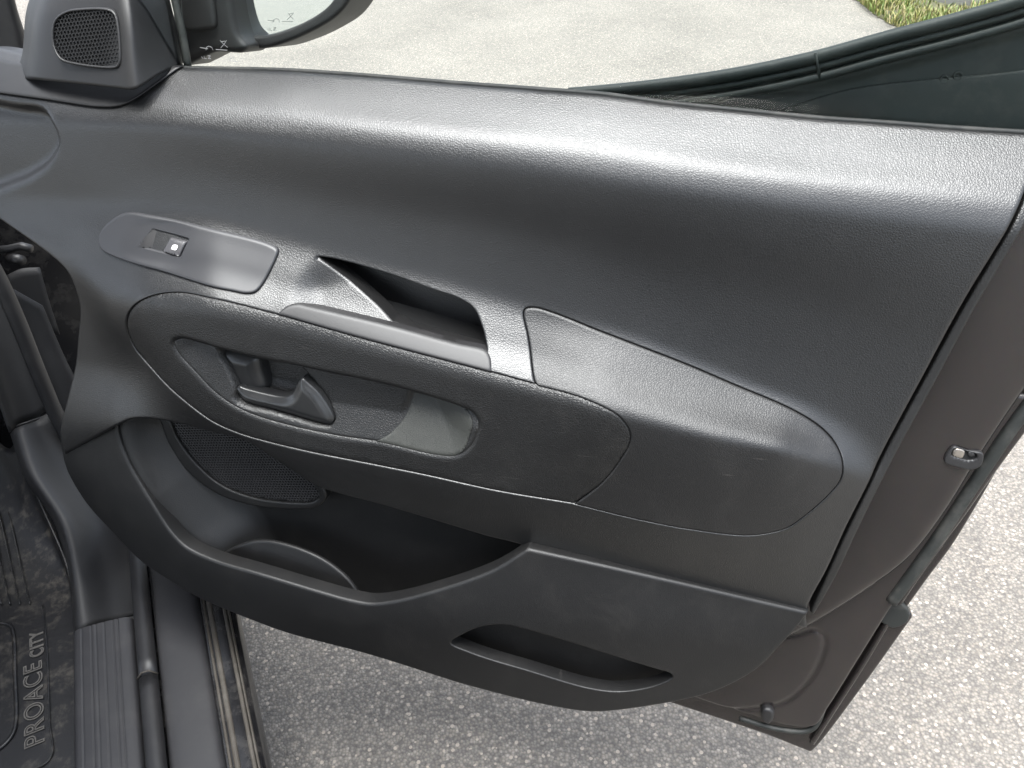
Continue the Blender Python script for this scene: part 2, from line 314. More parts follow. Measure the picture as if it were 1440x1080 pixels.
def sheet(name, outline, H, material, parent, roll=2.5, skirt=8, grid=5.0, holes=(), off=0.0, step=3.0, smooth_outline=True, rolls=None):
    """a moulded panel: an outline (u, v in mm) filled with a smooth height surface, edges rolled over and returned backwards.
    holes: list of (outline, roll radius)"""
    P = catmull(outline, step) if smooth_outline else np.array(outline, float)
    loops = [(P, roll)]+[(np.array(h, float), r) for h, r in holes]
    pts = []; edges = []; loop_idx = []
    for lp, r in loops:
        i0 = len(pts); n = len(lp); pts += [tuple(p) for p in lp]; ids = list(range(i0, i0+n)); loop_idx.append(ids)
        edges += [(ids[k], ids[(k+1) % n]) for k in range(n)]
    nb = len(pts); cand = []
    for k, (lp, r) in enumerate(loops):
        if r <= 0: continue
        for f in (0.08, 0.25, 0.5, 0.8, 1.15, 1.6):
            o = offset_poly(lp, f*r*(1 if k == 0 else -1))
            o = o[::1 if r > 1.5 else 2]
            d, ins = seg_dist(o, lp, True, 25)
            ok = (d > f*r*0.93) & (ins if k == 0 else ~ins)
            cand.append(o[ok])
    lo = P.min(0); hi = P.max(0); g = grid
    ys = np.arange(lo[1], hi[1], g*0.87)
    gp = np.array([(x+(g/2 if j % 2 else 0), y) for j, y in enumerate(ys) for x in np.arange(lo[0], hi[0], g)])
    keep = np.ones(len(gp), bool)
    for k, (lp, r) in enumerate(loops):
        d, ins = seg_dist(gp, lp, True, 25); keep &= (ins if k == 0 else ~ins) & (d > max(1.6*r+0.35*g, 0.5*g))
    cand.append(gp[keep])
    C = np.concatenate(cand) if cand else np.zeros((0, 2))
    ok = np.ones(len(C), bool)
    for k, (lp, r) in enumerate(loops):
        d, ins = seg_dist(C, lp, True, 1); ok &= (ins if k == 0 else ~ins) & (d > 0.05)
    pts += [tuple(p) for p in C[ok]]
    r_ = delaunay_2d_cdt([Vector(p) for p in pts], edges, [], 0, 1e-4)
    co = np.array([tuple(v) for v in r_[0]]); tri = [tuple(f) for f in r_[2]]
    T = np.array(tri); cen = co[T].mean(1); ok = np.ones(len(T), bool)
    for k, (lp, r) in enumerate(loops):
        d, ins = seg_dist(cen, lp, True, 0.1); ok &= ins if k == 0 else ~ins
    T = T[ok]
    w = np.asarray(H(co[:, 0], co[:, 1]), float)+off
    for lp, r in loops:
        if r <= 0: continue
        d, _ = seg_dist(co, lp, True, 12); x = np.clip(r-d, 0, r); w -= r-np.sqrt(np.maximum(r*r-x*x, 0))
    a = co[T]; ar = (a[:, 1, 0]-a[:, 0, 0])*(a[:, 2, 1]-a[:, 0, 1])-(a[:, 2, 0]-a[:, 0, 0])*(a[:, 1, 1]-a[:, 0, 1])
    T[ar < 0] = T[ar < 0][:, ::-1]; T = T[np.abs(ar) > 1e-7]
    verts = [L(p[0], p[1], z) for p, z in zip(co, w)]; faces = [tuple(map(int, f)) for f in T]
    if skirt > 0:
        # boundary edges: used by a single triangle
        cnt = {}
        for f in faces:
            for x, y in ((f[0], f[1]), (f[1], f[2]), (f[2], f[0])):
                cnt[(x, y)] = 1
        nv = {}
        for (x, y) in list(cnt):
            if (y, x) in cnt: continue
            for k in (x, y):
                if k not in nv: nv[k] = len(verts); verts.append(L(co[k][0], co[k][1], w[k]-skirt))
            faces.append((y, x, nv[x], nv[y]))
    me = mesh_of(name, verts, faces)
    return link(name, me, material, parent)
def hole(pts, grow=0.0, step=3.0): return offset_poly(catmull(pts, step), -grow)
def flat(w): return lambda u, v: np.full(np.shape(u), float(w))
def tube(name, path, radius, material, parent, loc=True, seg=10, squash=1.0, closed=False):
    """a round bead swept along a path of (u, v, w) mm (loc) or metres"""
    P = np.array([L(*p) if loc else p for p in path], float); n = len(P); r = radius
    verts = []; faces = []; ref = np.array((0, -1, 0) if loc else (0, 0, 1.0))
    for i in range(n):
        t = P[min(i+1, n-1)]-P[max(i-1, 0)]; t /= np.linalg.norm(t)+1e-12
        a = np.cross(t, ref); a /= np.linalg.norm(a)+1e-12; b = np.cross(a, t)
        for k in range(seg):
            an = 2*math.pi*k/seg; verts.append(P[i]+r*(a*math.cos(an)+b*math.sin(an)*squash))
    for i in range(n-1):
        for k in range(seg):
            k2 = (k+1) % seg; faces.append((i*seg+k, i*seg+k2, (i+1)*seg+k2, (i+1)*seg+k))
    faces += [tuple(range(seg))[::-1], tuple((n-1)*seg+k for k in range(seg))]
    return link(name, mesh_of(name, verts, faces), material, parent)

# ------------------------------------------------------------------ trim panel outlines (u, v in mm)
GRIP = [(-671.8,-366.4),(-656.5,-342.8),(-631.7,-325.8),(-593.8,-316.4),(-541.2,-318.6),(-465.9,-333.4),(-371.1,-350.6),(-270.1,-368.1),(-212.6,-378.6),(-162.3,-387.7),(-113.6,-394.5),(-82.9,-402.4),(-66.9,-410.0),(-55.2,-424.3),(-52.7,-439.5),(-62.1,-466.4),(-81.5,-501.8),(-112.2,-537.0),(-112.2,-537.0),(-204.5,-532.2),(-292.4,-522.1),(-382.8,-514.2),(-447.8,-508.8),(-502.9,-502.3),(-537.8,-495.5),(-575.2,-480.6),(-610.4,-457.2),(-645.0,-428.1),(-671.7,-397.8)]
PAD = [(-185.7,-319.6),(-176.4,-316.1),(-93.9,-338.2),(-4.1,-365.4),(55.5,-385.9),(114.4,-405.7),(144.8,-421.1),(163.2,-436.5),(174.0,-453.6),(175.7,-475.1),(166.2,-495.4),(144.9,-524.9),(127.5,-543.2),(99.3,-554.5),(70.3,-556.8),(15.6,-553.9),(-46.0,-547.7),(-111.3,-537.9),(-111.3,-537.9),(-81.5,-501.8),(-62.1,-466.4),(-52.7,-439.5),(-55.2,-424.3),(-66.9,-410.0),(-82.9,-402.4),(-113.6,-394.5),(-158.9,-388.7),(-158.9,-388.7),(-162.7,-385.1),(-177.1,-345.8)]
CUP = [(-431.9,-274.6),(-431.9,-274.6),(-405.4,-277.4),(-342.2,-290.1),(-292.2,-303.1),(-260.1,-311.2),(-242.5,-320.4),(-229.9,-338.6),(-220.5,-359.6),(-220.5,-359.6),(-257.5,-352.8),(-335.3,-338.5),(-335.3,-338.5),(-352.0,-326.3),(-375.6,-311.1),(-404.2,-293.1)]
STRIP = [(-466.9,-332.7),(-466.9,-332.7),(-456.6,-324.1),(-445.6,-321.8),(-432.7,-323.4),(-335.3,-338.5),(-257.5,-352.8),(-221.4,-359.0),(-215.3,-365.2),(-211.0,-378.5),(-211.0,-378.5),(-270.1,-368.1),(-371.1,-350.6)]
SWITCH = [(-712.8,-271.9),(-709.0,-259.0),(-692.2,-244.5),(-674.6,-237.8),(-643.2,-239.1),(-573.2,-247.7),(-488.1,-263.2),(-477.8,-268.7),(-478.8,-276.7),(-490.7,-306.0),(-495.7,-310.8),(-504.8,-312.1),(-523.0,-309.5),(-610.8,-296.5),(-695.2,-285.3),(-708.9,-279.5)]
RECESS = [(-602.2,-379.3),(-592.8,-373.3),(-556.9,-376.9),(-485.3,-391.0),(-424.3,-398.6),(-329.6,-408.7),(-253.3,-424.3),(-234.9,-431.4),(-228.4,-440.8),(-229.5,-452.2),(-237.7,-473.4),(-254.6,-488.4),(-275.6,-491.3),(-348.2,-483.3),(-408.2,-481.3),(-471.7,-474.4),(-521.8,-461.6),(-553.9,-442.0),(-579.0,-415.1),(-599.0,-391.1)]
UPPER = [(-936.2,-73.4),(-764.9,-77.5),(-604.6,-77.7),(-482.0,-78.6),(-378.7,-82.0),(-279.6,-86.8),(-184.4,-90.6),(-115.5,-93.6),(-48.2,-100.0),(24.3,-104.7),(101.5,-109.5),(169.1,-111.8),(228.3,-114.3),(316.9,-116.8),(316.9,-116.8),(295.6,-156.9),(265.6,-250.5),(241.2,-354.5),(216.9,-451.0),(196.8,-534.2),(185.4,-603.0),(172.9,-674.1),(178.2,-706.4),(178.2,-706.4),(-28.5,-682.7),(-170.9,-668.0),(-170.9,-668.0),(-169.6,-632.2),(-233.9,-617.5),(-356.3,-592.7),(-449.9,-576.4),(-489.0,-545.1),(-530.6,-510.1),(-589.0,-503.6),(-690.5,-499.5),(-723.7,-515.1),(-723.7,-515.1),(-847.5,-592.2),(-847.5,-592.2),(-843.5,-556.3),(-815.1,-492.6),(-781.9,-412.0),(-758.9,-353.3),(-765.3,-316.6),(-809.6,-285.3),(-863.2,-259.6),(-923.4,-228.5),(-923.4,-228.5)]

up = sheet('upper_trim_panel', UPPER, H_upper, M_TRIM, DOOR, roll=4, skirt=22, grid=5.0,
           holes=[(hole(GRIP, 0.5), 2.0), (hole(PAD, 0.5), 2.0), (hole(CUP), 2.5)])
up['label'] = 'black leather-grained upper trim panel with pale sheen along its top'
grip = sheet('grip_panel', GRIP, H_upper0, M_GRIP, DOOR, roll=1.4, skirt=14, grid=5, off=-1.0, holes=[(hole(RECESS), 7.0)])
pad = sheet('armrest_pad', PAD, H_upper0, M_PAD, DOOR, roll=2.5, skirt=10, grid=5, off=0.5)
pad['label'] = 'teardrop-shaped elbow pad behind the grip'
strip = sheet('pull_handle_cap', STRIP, H_upper0, M_SATIN, DOOR, roll=3.0, skirt=10, grid=4, off=1.8)
EDGE = [(322.6,-121.4),(322.6,-121.4),(298.5,-160.2),(269.3,-255.7),(244.5,-361.0),(219.8,-458.7),(200.0,-544.3),(188.4,-614.2),(178.5,-682.3),(178.5,-682.3),(183.3,-686.3),(183.3,-686.3),(198.2,-618.7),(210.7,-546.3),(230.5,-460.3),(255.2,-362.2),(278.4,-258.6),(306.6,-163.9),(329.4,-123.5),(329.4,-123.5)]
edge_strip = sheet('trim_edge_strip', EDGE, lambda u, v: H_upper0(u, v)-6, M_GRIP, DOOR, roll=2.5, skirt=16, grid=4)
backing = sheet('seam_backing', offset_poly(catmull(UPPER, 6), 12), lambda u, v: H_upper0(u, v)-75, M_SEAM, DOOR, roll=0, skirt=0, grid=14, step=6, smooth_outline=False)

# deep cup behind the pull handle: the dark back wall seen through the opening
CUPW = catmull([(-437.5,-271.1),(-406.0,-272.9),(-342.7,-285.7),(-292.8,-298.8),(-257.6,-306.1),(-236.7,-316.7),(-217.2,-338.2),(-194.1,-369.1),(-178.4,-487.9),(-256.2,-508.7),(-338.6,-500.0),(-433.1,-462.9),(-447.5,-323.9),(-450.3,-292.4)], 3)
def H_cup(u, v): return np.full(np.shape(u), -36.0)
cup = sheet('pull_cup', CUPW, H_cup, M_TRIM, DOOR, roll=0, skirt=0, grid=8, smooth_outline=False)

# window switch plate: raised satin plate, shallow finger dish, rocker with icon
DISH = [(-679.3,-279.0),(-677.6,-261.8),(-667.6,-248.8),(-647.7,-243.8),(-571.6,-252.6),(-571.1,-280.8),(-583.6,-290.2)]
OPENING = [(-651.0,-272.7),(-651.0,-272.7),(-638.3,-253.9),(-638.3,-253.9),(-588.0,-260.7),(-588.0,-260.7),(-594.9,-279.4),(-594.9,-279.4)]
opn = hole(OPENING, 0, 1.0)
DISHL = catmull([(-687.9,-278.2),(-679.2,-252.7),(-648.0,-241.5),(-567.8,-249.5)], 3, False)
def H_plate(u, v):
    q = np.stack([np.ravel(u), np.ravel(v)], 1); w = H_upper0(q[:, 0], q[:, 1])+4.5
    d, ins = seg_dist(q, catmull(DISH, 3)); return w-2.2*smoothstep(-1.0, 4.0, np.where(ins, d, -d))*smoothstep(30, 2, seg_dist(q, opn)[0])*smoothstep(opn[:, 0].max()+12, opn[:, 0].mean(), q[:, 0])
plate = sheet('window_switch_plate', SWITCH, H_plate, M_PLATE, DOOR, roll=3.0, skirt=6, grid=3.0, holes=[(opn, 1.5)])
OP = np.array(OPENING)[::2]   # four corners: front-bottom, front-top, rear-top, rear-bottom
def bl(s, t): return (1-s)*((1-t)*OP[0]+t*OP[1])+s*((1-t)*OP[3]+t*OP[2])
def surf_quad(name, s0, s1, t0, t1, offs, material, parent, k=8, roll=0.8, skirt=4):
    ol = [bl(s0, t0), bl(s0, t0), bl(s0, t1), bl(s0, t1), bl(s1, t1), bl(s1, t1), bl(s1, t0), bl(s1, t0)]
    A = np.array([bl(0, .5), bl(1, .5)]); e = A[1]-A[0]; Ln = np.hypot(*e); e = e/Ln
    def Hq(u, v):
        s = ((np.asarray(u)-A[0][0])*e[0]+(np.asarray(v)-A[0][1])*e[1])/Ln
        return H_upper0(u, v)+np.interp(s, [o[0] for o in offs], [o[1] for o in offs])
    return sheet(name, ol, Hq, material, parent, roll=roll, skirt=skirt, grid=2.5, step=2)
surf_quad('switch_well', -0.05, 1.05, -0.05, 1.05, [(-0.1, 2.6), (0.0, 2.2), (0.35, -2.0), (0.6, -7.0), (1.1, -9.0)], M_SATIN, plate, roll=0, skirt=0)
rock = surf_quad('window_switch', 0.56, 0.98, 0.02, 0.82, [(0.5, 3.2), (0.75, 5.6), (1.0, 5.4)], M_SWITCH, plate, roll=1.2, skirt=12)
ic = np.array([bl(0.74, 0.32), bl(0.74, 0.32), bl(0.73, 0.52), bl(0.77, 0.58), bl(0.84, 0.58), bl(0.86, 0.52), bl(0.86, 0.34), bl(0.84, 0.31)])
sheet('switch_icon', ic, lambda u, v: H_upper0(u, v)+6.1, M_WHITE, plate, roll=0, skirt=0, grid=2, step=1)

# handle recess in the grip panel, with the lever cup and the rear shelf coloured pale for its sky reflection
RECW = catmull([(-617.8,-368.2),(-591.3,-357.5),(-553.7,-360.1),(-483.1,-374.4),(-422.6,-382.0),(-328.5,-392.3),(-244.5,-407.9),(-216.4,-422.7),(-211.7,-440.6),(-217.1,-468.8),(-242.8,-498.8),(-276.4,-506.5),(-349.5,-499.5),(-409.7,-495.5),(-473.9,-489.9),(-528.5,-475.9),(-566.5,-453.9),(-594.3,-422.5),(-614.0,-393.4)], 3)
RBOT = catmull([(-602.2,-379.3),(-599.0,-391.1),(-579.0,-415.1),(-553.9,-442.0),(-521.8,-461.6),(-471.7,-474.4),(-408.2,-481.3),(-348.2,-483.3),(-275.6,-491.3),(-254.6,-488.4),(-237.7,-473.4),(-229.5,-452.2)], 4, False)
ARC = catmull([(-295.9,-390.4),(-304.8,-414.9),(-312.2,-438.1),(-331.4,-462.5),(-358.7,-478.8),(-398.9,-490.0)], 3, False)
PIT = catmull([(-554.5,-387.0),(-543.9,-412.6),(-536.3,-436.6),(-537.6,-447.9),(-529.7,-456.3),(-491.5,-463.7),(-427.9,-474.5),(-413.8,-473.7),(-409.1,-464.2),(-426.5,-433.3),(-442.7,-412.4),(-468.8,-388.5)], 3)
def H_recess(u, v):
    q = np.stack([np.ravel(u), np.ravel(v)], 1); h = H_upper0(q[:, 0], q[:, 1])
    db, _ = seg_dist(q, RBOT, False); da, _ = seg_dist(q, ARC, False)
    left = q[:, 0] < np.interp(q[:, 1], ARC[::-1, 1], ARC[::-1, 0]); s = np.where(left, da, -da)
    shelf = 3+db*0.42
    floor_ = 5+np.minimum(db*1.0, 11+0.05*db)
    dep = shelf+(np.minimum(floor_, shelf)-shelf)*smoothstep(0, 11, s)
    p, ins = seg_dist(q, PIT); dep = dep+np.where(ins, np.minimum(p*3.0, 24), 0)
    return h-dep
rec = sheet('handle_recess', RECW, H_recess, M_GRIP, grip, roll=0.6, skirt=0, grid=2.6, smooth_outline=False)
# added sheet over the recess floor, its sky reflection put in as paler colour
SHELF = [(-307.9,-416.4),(-313.0,-430.2),(-320.5,-452.1),(-338.2,-474.0),(-364.2,-490.4),(-364.3,-492.4),(-281.9,-499.6),(-261.2,-496.8),(-245.7,-481.7),(-238.2,-461.1),(-235.2,-445.3),(-246.0,-429.7)]
sheet('grip_shelf', SHELF, lambda u, v: H_recess(u, v)+0.9, M_SHELF, grip, roll=0.5, skirt=2, grid=3)
LEV = [(-535.7,-435.6),(-536.3,-438.7),(-527.0,-454.0),(-489.0,-461.4),(-425.8,-472.1),(-414.6,-471.7),(-410.1,-464.2),(-425.4,-432.2),(-439.6,-418.7),(-446.5,-413.8),(-451.5,-418.1),(-462.8,-436.4),(-469.7,-440.8),(-482.5,-441.9),(-523.6,-435.5),(-530.5,-433.1)]
LEVP = catmull(LEV, 2)
def H_lever(u, v):
    q = np.stack([np.ravel(u), np.ravel(v)], 1); h = H_upper0(q[:, 0], q[:, 1])
    d, ins = seg_dist(q, LEVP)
    return h-13+5.5*smoothstep(0, 11, d)+4*smoothstep(LEVP[:, 0].min(), LEVP[:, 0].max(), q[:, 0])
lev = sheet('door_handle', LEV, H_lever, M_HANDLE, grip, roll=2.6, skirt=14, grid=2.5, step=2)
lev['label'] = 'smooth satin black door release lever'
BOSS = [(-557.1,-392.4),(-553.5,-414.3),(-544.2,-446.4),(-530.0,-453.1),(-513.9,-447.4),(-503.4,-440.5),(-504.7,-418.8),(-509.4,-395.9)]
def H_boss(u, v):
    a = np.array(uvm(BOSS)); q = np.stack([np.ravel(u), np.ravel(v)], 1); d, _ = seg_dist(q, catmull(BOSS, 2))
    return H_upper0(q[:, 0], q[:, 1])-34+13*np.sqrt(np.clip(d/16, 0, 1))
def uvm(x): return [p for p in x]
sheet('handle_pivot_cover', BOSS, H_boss, M_HANDLE, grip, roll=6, skirt=10, grid=2.5, step=2)

# lower trim with the map pocket lip
LOWER = [(-845.1,-545.0),(-809.1,-525.0),(-750.2,-501.3),(-725.7,-492.2),(-725.7,-492.2),(-734.9,-516.3),(-736.1,-538.1),(-724.1,-573.8),(-689.1,-629.3),(-663.3,-664.1),(-640.0,-683.0),(-598.7,-694.4),(-533.7,-700.7),(-451.6,-712.2),(-401.4,-718.3),(-371.6,-718.4),(-342.3,-710.6),(-294.7,-691.2),(-212.9,-649.9),(-168.1,-614.9),(-168.1,-614.9),(-30.0,-636.0),(173.9,-672.9),(173.9,-672.9),(164.8,-695.7),(148.7,-725.5),(122.5,-773.8),(74.1,-815.4),(-13.9,-850.5),(-78.3,-866.6),(-145.2,-862.9),(-252.8,-846.6),(-383.2,-819.9),(-510.0,-807.3),(-641.1,-776.8),(-733.4,-740.1),(-782.4,-707.9),(-834.6,-672.1),(-855.3,-630.0),(-857.5,-591.5)]
REFL = [(-263.5,-766.2),(-245.6,-746.4),(-222.0,-730.6),(-192.6,-722.9),(-163.5,-727.2),(-90.0,-746.5),(-2.8,-773.9),(20.1,-782.6),(22.4,-789.0),(6.5,-803.5),(-21.5,-816.7),(-50.4,-822.8),(-87.4,-819.5),(-163.1,-798.7),(-238.2,-778.4)]
low = sheet('lower_trim_panel', LOWER, H_lower, M_LOW, DOOR, roll=4.0, skirt=18, grid=5.5, holes=[(hole(REFL), 2.2)])
low['label'] = 'plain lower trim panel curving under to the bottom edge'
REFW = catmull([(-270.9,-761.1),(-249.2,-732.9),(-219.4,-714.9),(-192.1,-706.9),(-160.4,-709.5),(-87.2,-728.5),(-0.6,-756.0),(30.0,-774.1),(38.5,-799.9),(16.6,-839.7),(-18.7,-862.1),(-48.2,-868.3),(-86.0,-865.0),(-163.5,-845.2),(-260.7,-814.5)], 3)
RFB = catmull([(-263.5,-766.2),(-238.2,-778.4),(-163.1,-798.7),(-87.4,-819.5),(-50.4,-822.8),(-21.5,-816.7),(6.5,-803.5),(22.4,-789.0)], 3, False)
def H_refl(u, v):
    q = np.stack([np.ravel(u), np.ravel(v)], 1); db, _ = seg_dist(q, RFB, False); d, _ = seg_dist(q, REFW)
    return H_lower(q[:, 0], q[:, 1])-34+0*db
sheet('lower_storage_recess', REFW, H_refl, M_LOW, low, roll=0.5, skirt=0, grid=3, smooth_outline=False)

# map pocket behind the lip
LIPL = catmull([(-719.9,-477.3),(-733.4,-526.6),(-725.7,-575.0),(-700.7,-640.0),(-672.8,-697.4),(-650.6,-730.4),(-629.9,-774.6)], 4, False)
PKT = catmull([(-736.2,-504.0),(-747.6,-549.1),(-747.8,-594.4),(-723.5,-661.3),(-692.2,-736.4),(-643.8,-791.8),(-511.8,-830.8),(-378.5,-815.3),(-272.0,-754.7),(-155.9,-661.1),(-120.9,-610.7),(-212.1,-562.3),(-398.4,-527.7),(-532.9,-494.0),(-612.9,-483.4),(-698.2,-488.6)], 4)
def H_pocket(u, v):
    q = np.stack([np.ravel(u), np.ravel(v)], 1); d, _ = seg_dist(q, LIPL, False)
    right = np.clip((q[:, 0]-LIPL[:, 0].min())/600, 0, 1)
    return np.maximum(np.minimum(H_lower(q[:, 0], q[:, 1])-5, 46)*(1-smoothstep(0, 95, d))+smoothstep(0, 95, d)*-26, -26)-6*right
pkt = sheet('map_pocket', PKT, H_pocket, M_LOW, DOOR, roll=0.0, skirt=0, grid=5, smooth_outline=False)
BOT = [(-634.1,-743.5),(-611.3,-714.3),(-583.0,-695.7),(-551.9,-684.2),(-511.1,-684.1),(-459.7,-696.2),(-422.0,-718.0),(-399.2,-745.3),(-377.6,-780.7),(-502.5,-794.1),(-600.3,-772.6)]
def H_bottle(u, v):
    q = np.stack([np.ravel(u), np.ravel(v)], 1); vm = max(p[1] for p in BOT)
    return 24+(vm-q[:, 1])*0.22
sheet('bottle_holder', BOT, H_bottle, M_LOW, pkt, roll=3, skirt=2, grid=4)

# woofer grille in the pocket wall: rim and perforated sheet
SPK = [(-688.1,-513.6),(-674.3,-520.5),(-668.0,-543.7),(-648.3,-578.9),(-612.5,-612.5),(-562.6,-626.7),(-499.4,-624.7),(-472.5,-618.1),(-463.0,-606.3),(-469.6,-590.5),(-494.9,-559.0),(-553.2,-517.5),(-612.0,-494.4),(-664.3,-491.4)]
SPO = [(-706.2,-511.6),(-689.9,-522.5),(-683.2,-554.7),(-660.8,-599.0),(-619.8,-629.9),(-564.6,-641.0),(-495.4,-635.5),(-467.2,-626.3),(-452.9,-608.1),(-459.0,-586.7),(-487.3,-547.1),(-544.8,-501.6),(-609.3,-478.4),(-684.1,-483.2)]
spk_h = hole(SPK)
rim = sheet('speaker_surround', SPO, flat(7), M_LOW, DOOR, roll=4, skirt=34, grid=4, holes=[(spk_h, 2.5)])
def perforated(name, outline, w, pitch, bar, material, parent, ang=0.0, dep=1.2):
    """hexagonal wire grid: one bar ring per hole, all one pressed sheet"""
    P = catmull(outline, 3); lo = P.min(0); hi = P.max(0); c = (lo+hi)/2; R = np.hypot(*(hi-lo))/2
    ca, sa = math.cos(ang), math.sin(ang); rows = int(2*R/(pitch*0.866))+2; cols = int(2*R/pitch)+2; cen = []
    for j in range(-rows//2, rows//2+1):
        for i in range(-cols//2, cols//2+1):
            x = (i+(0.5 if j % 2 else 0))*pitch; y = j*pitch*0.866; cen.append((c[0]+x*ca-y*sa, c[1]+x*sa+y*ca))
    cen = np.array(cen); d, ins = seg_dist(cen, P); cen = cen[ins]
    verts = []; faces = []; ro = pitch/math.sqrt(3); ri = ro-bar
    wf = w if callable(w) else flat(w)
    for cx, cy in cen:
        z = float(wf(np.array([cx]), np.array([cy]))[0]); b = len(verts)
        for k in range(6):
            a = ang+math.pi/6+k*math.pi/3; verts.append(L(cx+ro*math.cos(a), cy+ro*math.sin(a), z))
        for k in range(6):
            a = ang+math.pi/6+k*math.pi/3; verts.append(L(cx+ri*math.cos(a), cy+ri*math.sin(a), z+0.15))
        for k in range(6):
            a = ang+math.pi/6+k*math.pi/3; verts.append(L(cx+ri*0.95*math.cos(a), cy+ri*0.95*math.sin(a), z-dep))
        for k in range(6):
            k2 = (k+1) % 6; faces += [(b+k, b+k2, b+6+k2, b+6+k), (b+6+k, b+6+k2, b+12+k2, b+12+k)]
    return link(name, mesh_of(name, verts, faces), material, parent, smooth=False)
g1 = perforated('speaker_grille', SPK, 2.5, 4.4, 1.0, M_SATIN, rim, 0.15); g1['kind'] = 'stuff'
sheet('speaker_backing', SPK, flat(-1), M_SEAM, rim, roll=0, skirt=0, grid=12)

# ------------------------------------------------------------------ tweeter pod at the front corner of the window
TB = [(-884.6,-61.2),(-798.3,-70.2),(-760.3,-72.5),(-619.4,-66.4),(-582.9,-71.5),(-582.9,-71.5),(-623.5,-94.9),(-650.7,-110.3),(-671.9,-117.2),(-695.9,-118.8),(-771.5,-112.5),(-898.5,-101.1),(-898.5,-101.1)]
def H_tbase(u, v):
    vv = np.asarray(v); return -20+0.0*vv
def H_tb(u, v): return H_upper0(u, v)+5.0
tb = sheet('tweeter_base', [(-945.0,-70.2),(-842.7,-77.3),(-801.0,-77.9),(-656.6,-71.9),(-613.0,-76.8),(-613.0,-76.8),(-637.7,-97.3),(-653.9,-110.3),(-669.6,-117.2),(-695.7,-119.5),(-776.2,-114.0),(-915.6,-104.6),(-915.6,-104.6)], H_tb, M_POD, DOOR, roll=3, skirt=12, grid=5)
def loft_patch(name, rows, material, parent, conv=None, sub=4, solid=0.0, bevel=0.0):
    """smooth patch through rows of points"""
    R = [catmull(np.array(r, float), 1e9, False) if False else np.array(r, float) for r in rows]
    A = np.array(R); n, k = A.shape[:2]
    def dens(A):
        out = []
        for i in range(len(A)-1):
            p1, p2 = A[i], A[i+1]; p0 = A[i-1] if i else 2*p1-p2; p3 = A[i+2] if i+2 < len(A) else 2*p2-p1
            for t in np.linspace(0, 1, sub, endpoint=False):
                out.append(0.5*(2*p1+(p2-p0)*t+(2*p0-5*p1+4*p2-p3)*t*t+(3*p1-p0-3*p2+p3)*t**3))
        out.append(A[-1]); return np.array(out)
    B = dens(A); B = np.transpose(dens(np.transpose(B, (1, 0, 2))), (1, 0, 2)); N, K = B.shape[:2]
    verts = [conv(*p) if conv else tuple(p) for p in B.reshape(-1, 3)]
    faces = [(i*K+j, i*K+j+1, (i+1)*K+j+1, (i+1)*K+j) for i in range(N-1) for j in range(K-1)]
    o = link(name, mesh_of(name, verts, faces), material, parent)
    if solid:
        md = o.modifiers.new('solid', 'SOLIDIFY'); md.thickness = solid; md.offset = 0
    return o
# pod: columns run from the windscreen side round the nose to the window side, rows from the base upwards
pod = loft_patch('tweeter_housing', [
 [(-839.5,-84.0,-58.0),(-818.0,-93.5,-40.0),(-784.1,-92.6,-20.0),(-718.4,-94.5,-8.0),(-662.8,-97.0,-2.0),(-643.6,-98.0,-2.0),(-635.7,-93.9,-10.0),(-627.8,-83.6,-36.0),(-622.5,-77.1,-66.0)],
 [(-830.6,-62.9,-62.0),(-809.0,-67.9,-44.0),(-778.8,-69.4,-26.0),(-717.1,-70.4,-14.0),(-664.6,-73.4,-8.0),(-645.4,-73.7,-8.0),(-638.6,-70.3,-16.0),(-633.0,-61.2,-42.0),(-627.6,-53.4,-72.0)],
 [(-822.1,-23.3,-70.0),(-799.2,-27.4,-54.0),(-769.9,-28.3,-38.0),(-713.1,-28.9,-28.0),(-666.6,-28.2,-22.0),(-648.3,-27.9,-22.0),(-643.6,-25.1,-30.0),(-640.0,-18.2,-54.0),(-635.6,-10.9,-82.0)],
 [(-815.1,7.9,-86.0),(-788.0,6.2,-68.0),(-760.5,6.2,-54.0),(-712.4,6.3,-44.0),(-675.2,6.4,-38.0),(-657.9,6.5,-38.0),(-654.0,9.4,-46.0),(-651.1,15.6,-68.0),(-646.3,23.5,-94.0)],
 [(-794.2,53.9,-100.0),(-768.9,53.1,-86.0),(-745.7,52.3,-74.0),(-713.9,51.7,-66.0),(-687.6,51.3,-62.0),(-674.8,51.3,-62.0),(-671.8,54.5,-70.0),(-666.7,59.6,-86.0),(-660.6,68.0,-106.0)],
], M_POD, DOOR, conv=L, sub=6, solid=0.003)
TG = [(76,48),(80,30),(95,19),(118,15),(150,15),(160,19),(164,28),(168,84),(166,91),(158,93),(110,88),(88,81),(79,66)]
def pod_w(y): return np.interp(y, [15, 93], [-24.0, -6.0])
TGD = [(-744.4,-42.4,-17.0),(-740.3,-29.0,-21.0),(-726.5,-20.8,-24.0),(-704.3,-17.7,-24.0),(-673.9,-17.4,-23.0),(-664.7,-20.2,-22.0),(-661.0,-26.6,-20.0),(-657.7,-67.2,-8.0),(-660.0,-72.4,-7.0),(-666.9,-74.0,-6.0),(-713.3,-71.5,-9.0),(-734.5,-66.8,-11.0),(-742.6,-55.7,-14.0)]
_tg = np.array(TGD); _cf = np.linalg.lstsq(np.c_[_tg[:, 0], _tg[:, 1], np.ones(len(_tg))], _tg[:, 2], rcond=None)[0]
def H_tg(u, v): return _cf[0]*np.asarray(u)+_cf[1]*np.asarray(v)+_cf[2]
TGO = [p[:2] for p in TGD]
fr = sheet('tweeter_surround', offset_poly(catmull(TGO, 3), -3.0), lambda u, v: H_tg(u, v)+3.0, M_POD, pod, roll=2.5, skirt=12, grid=4, smooth_outline=False, holes=[(hole(TGO), 1.5)])
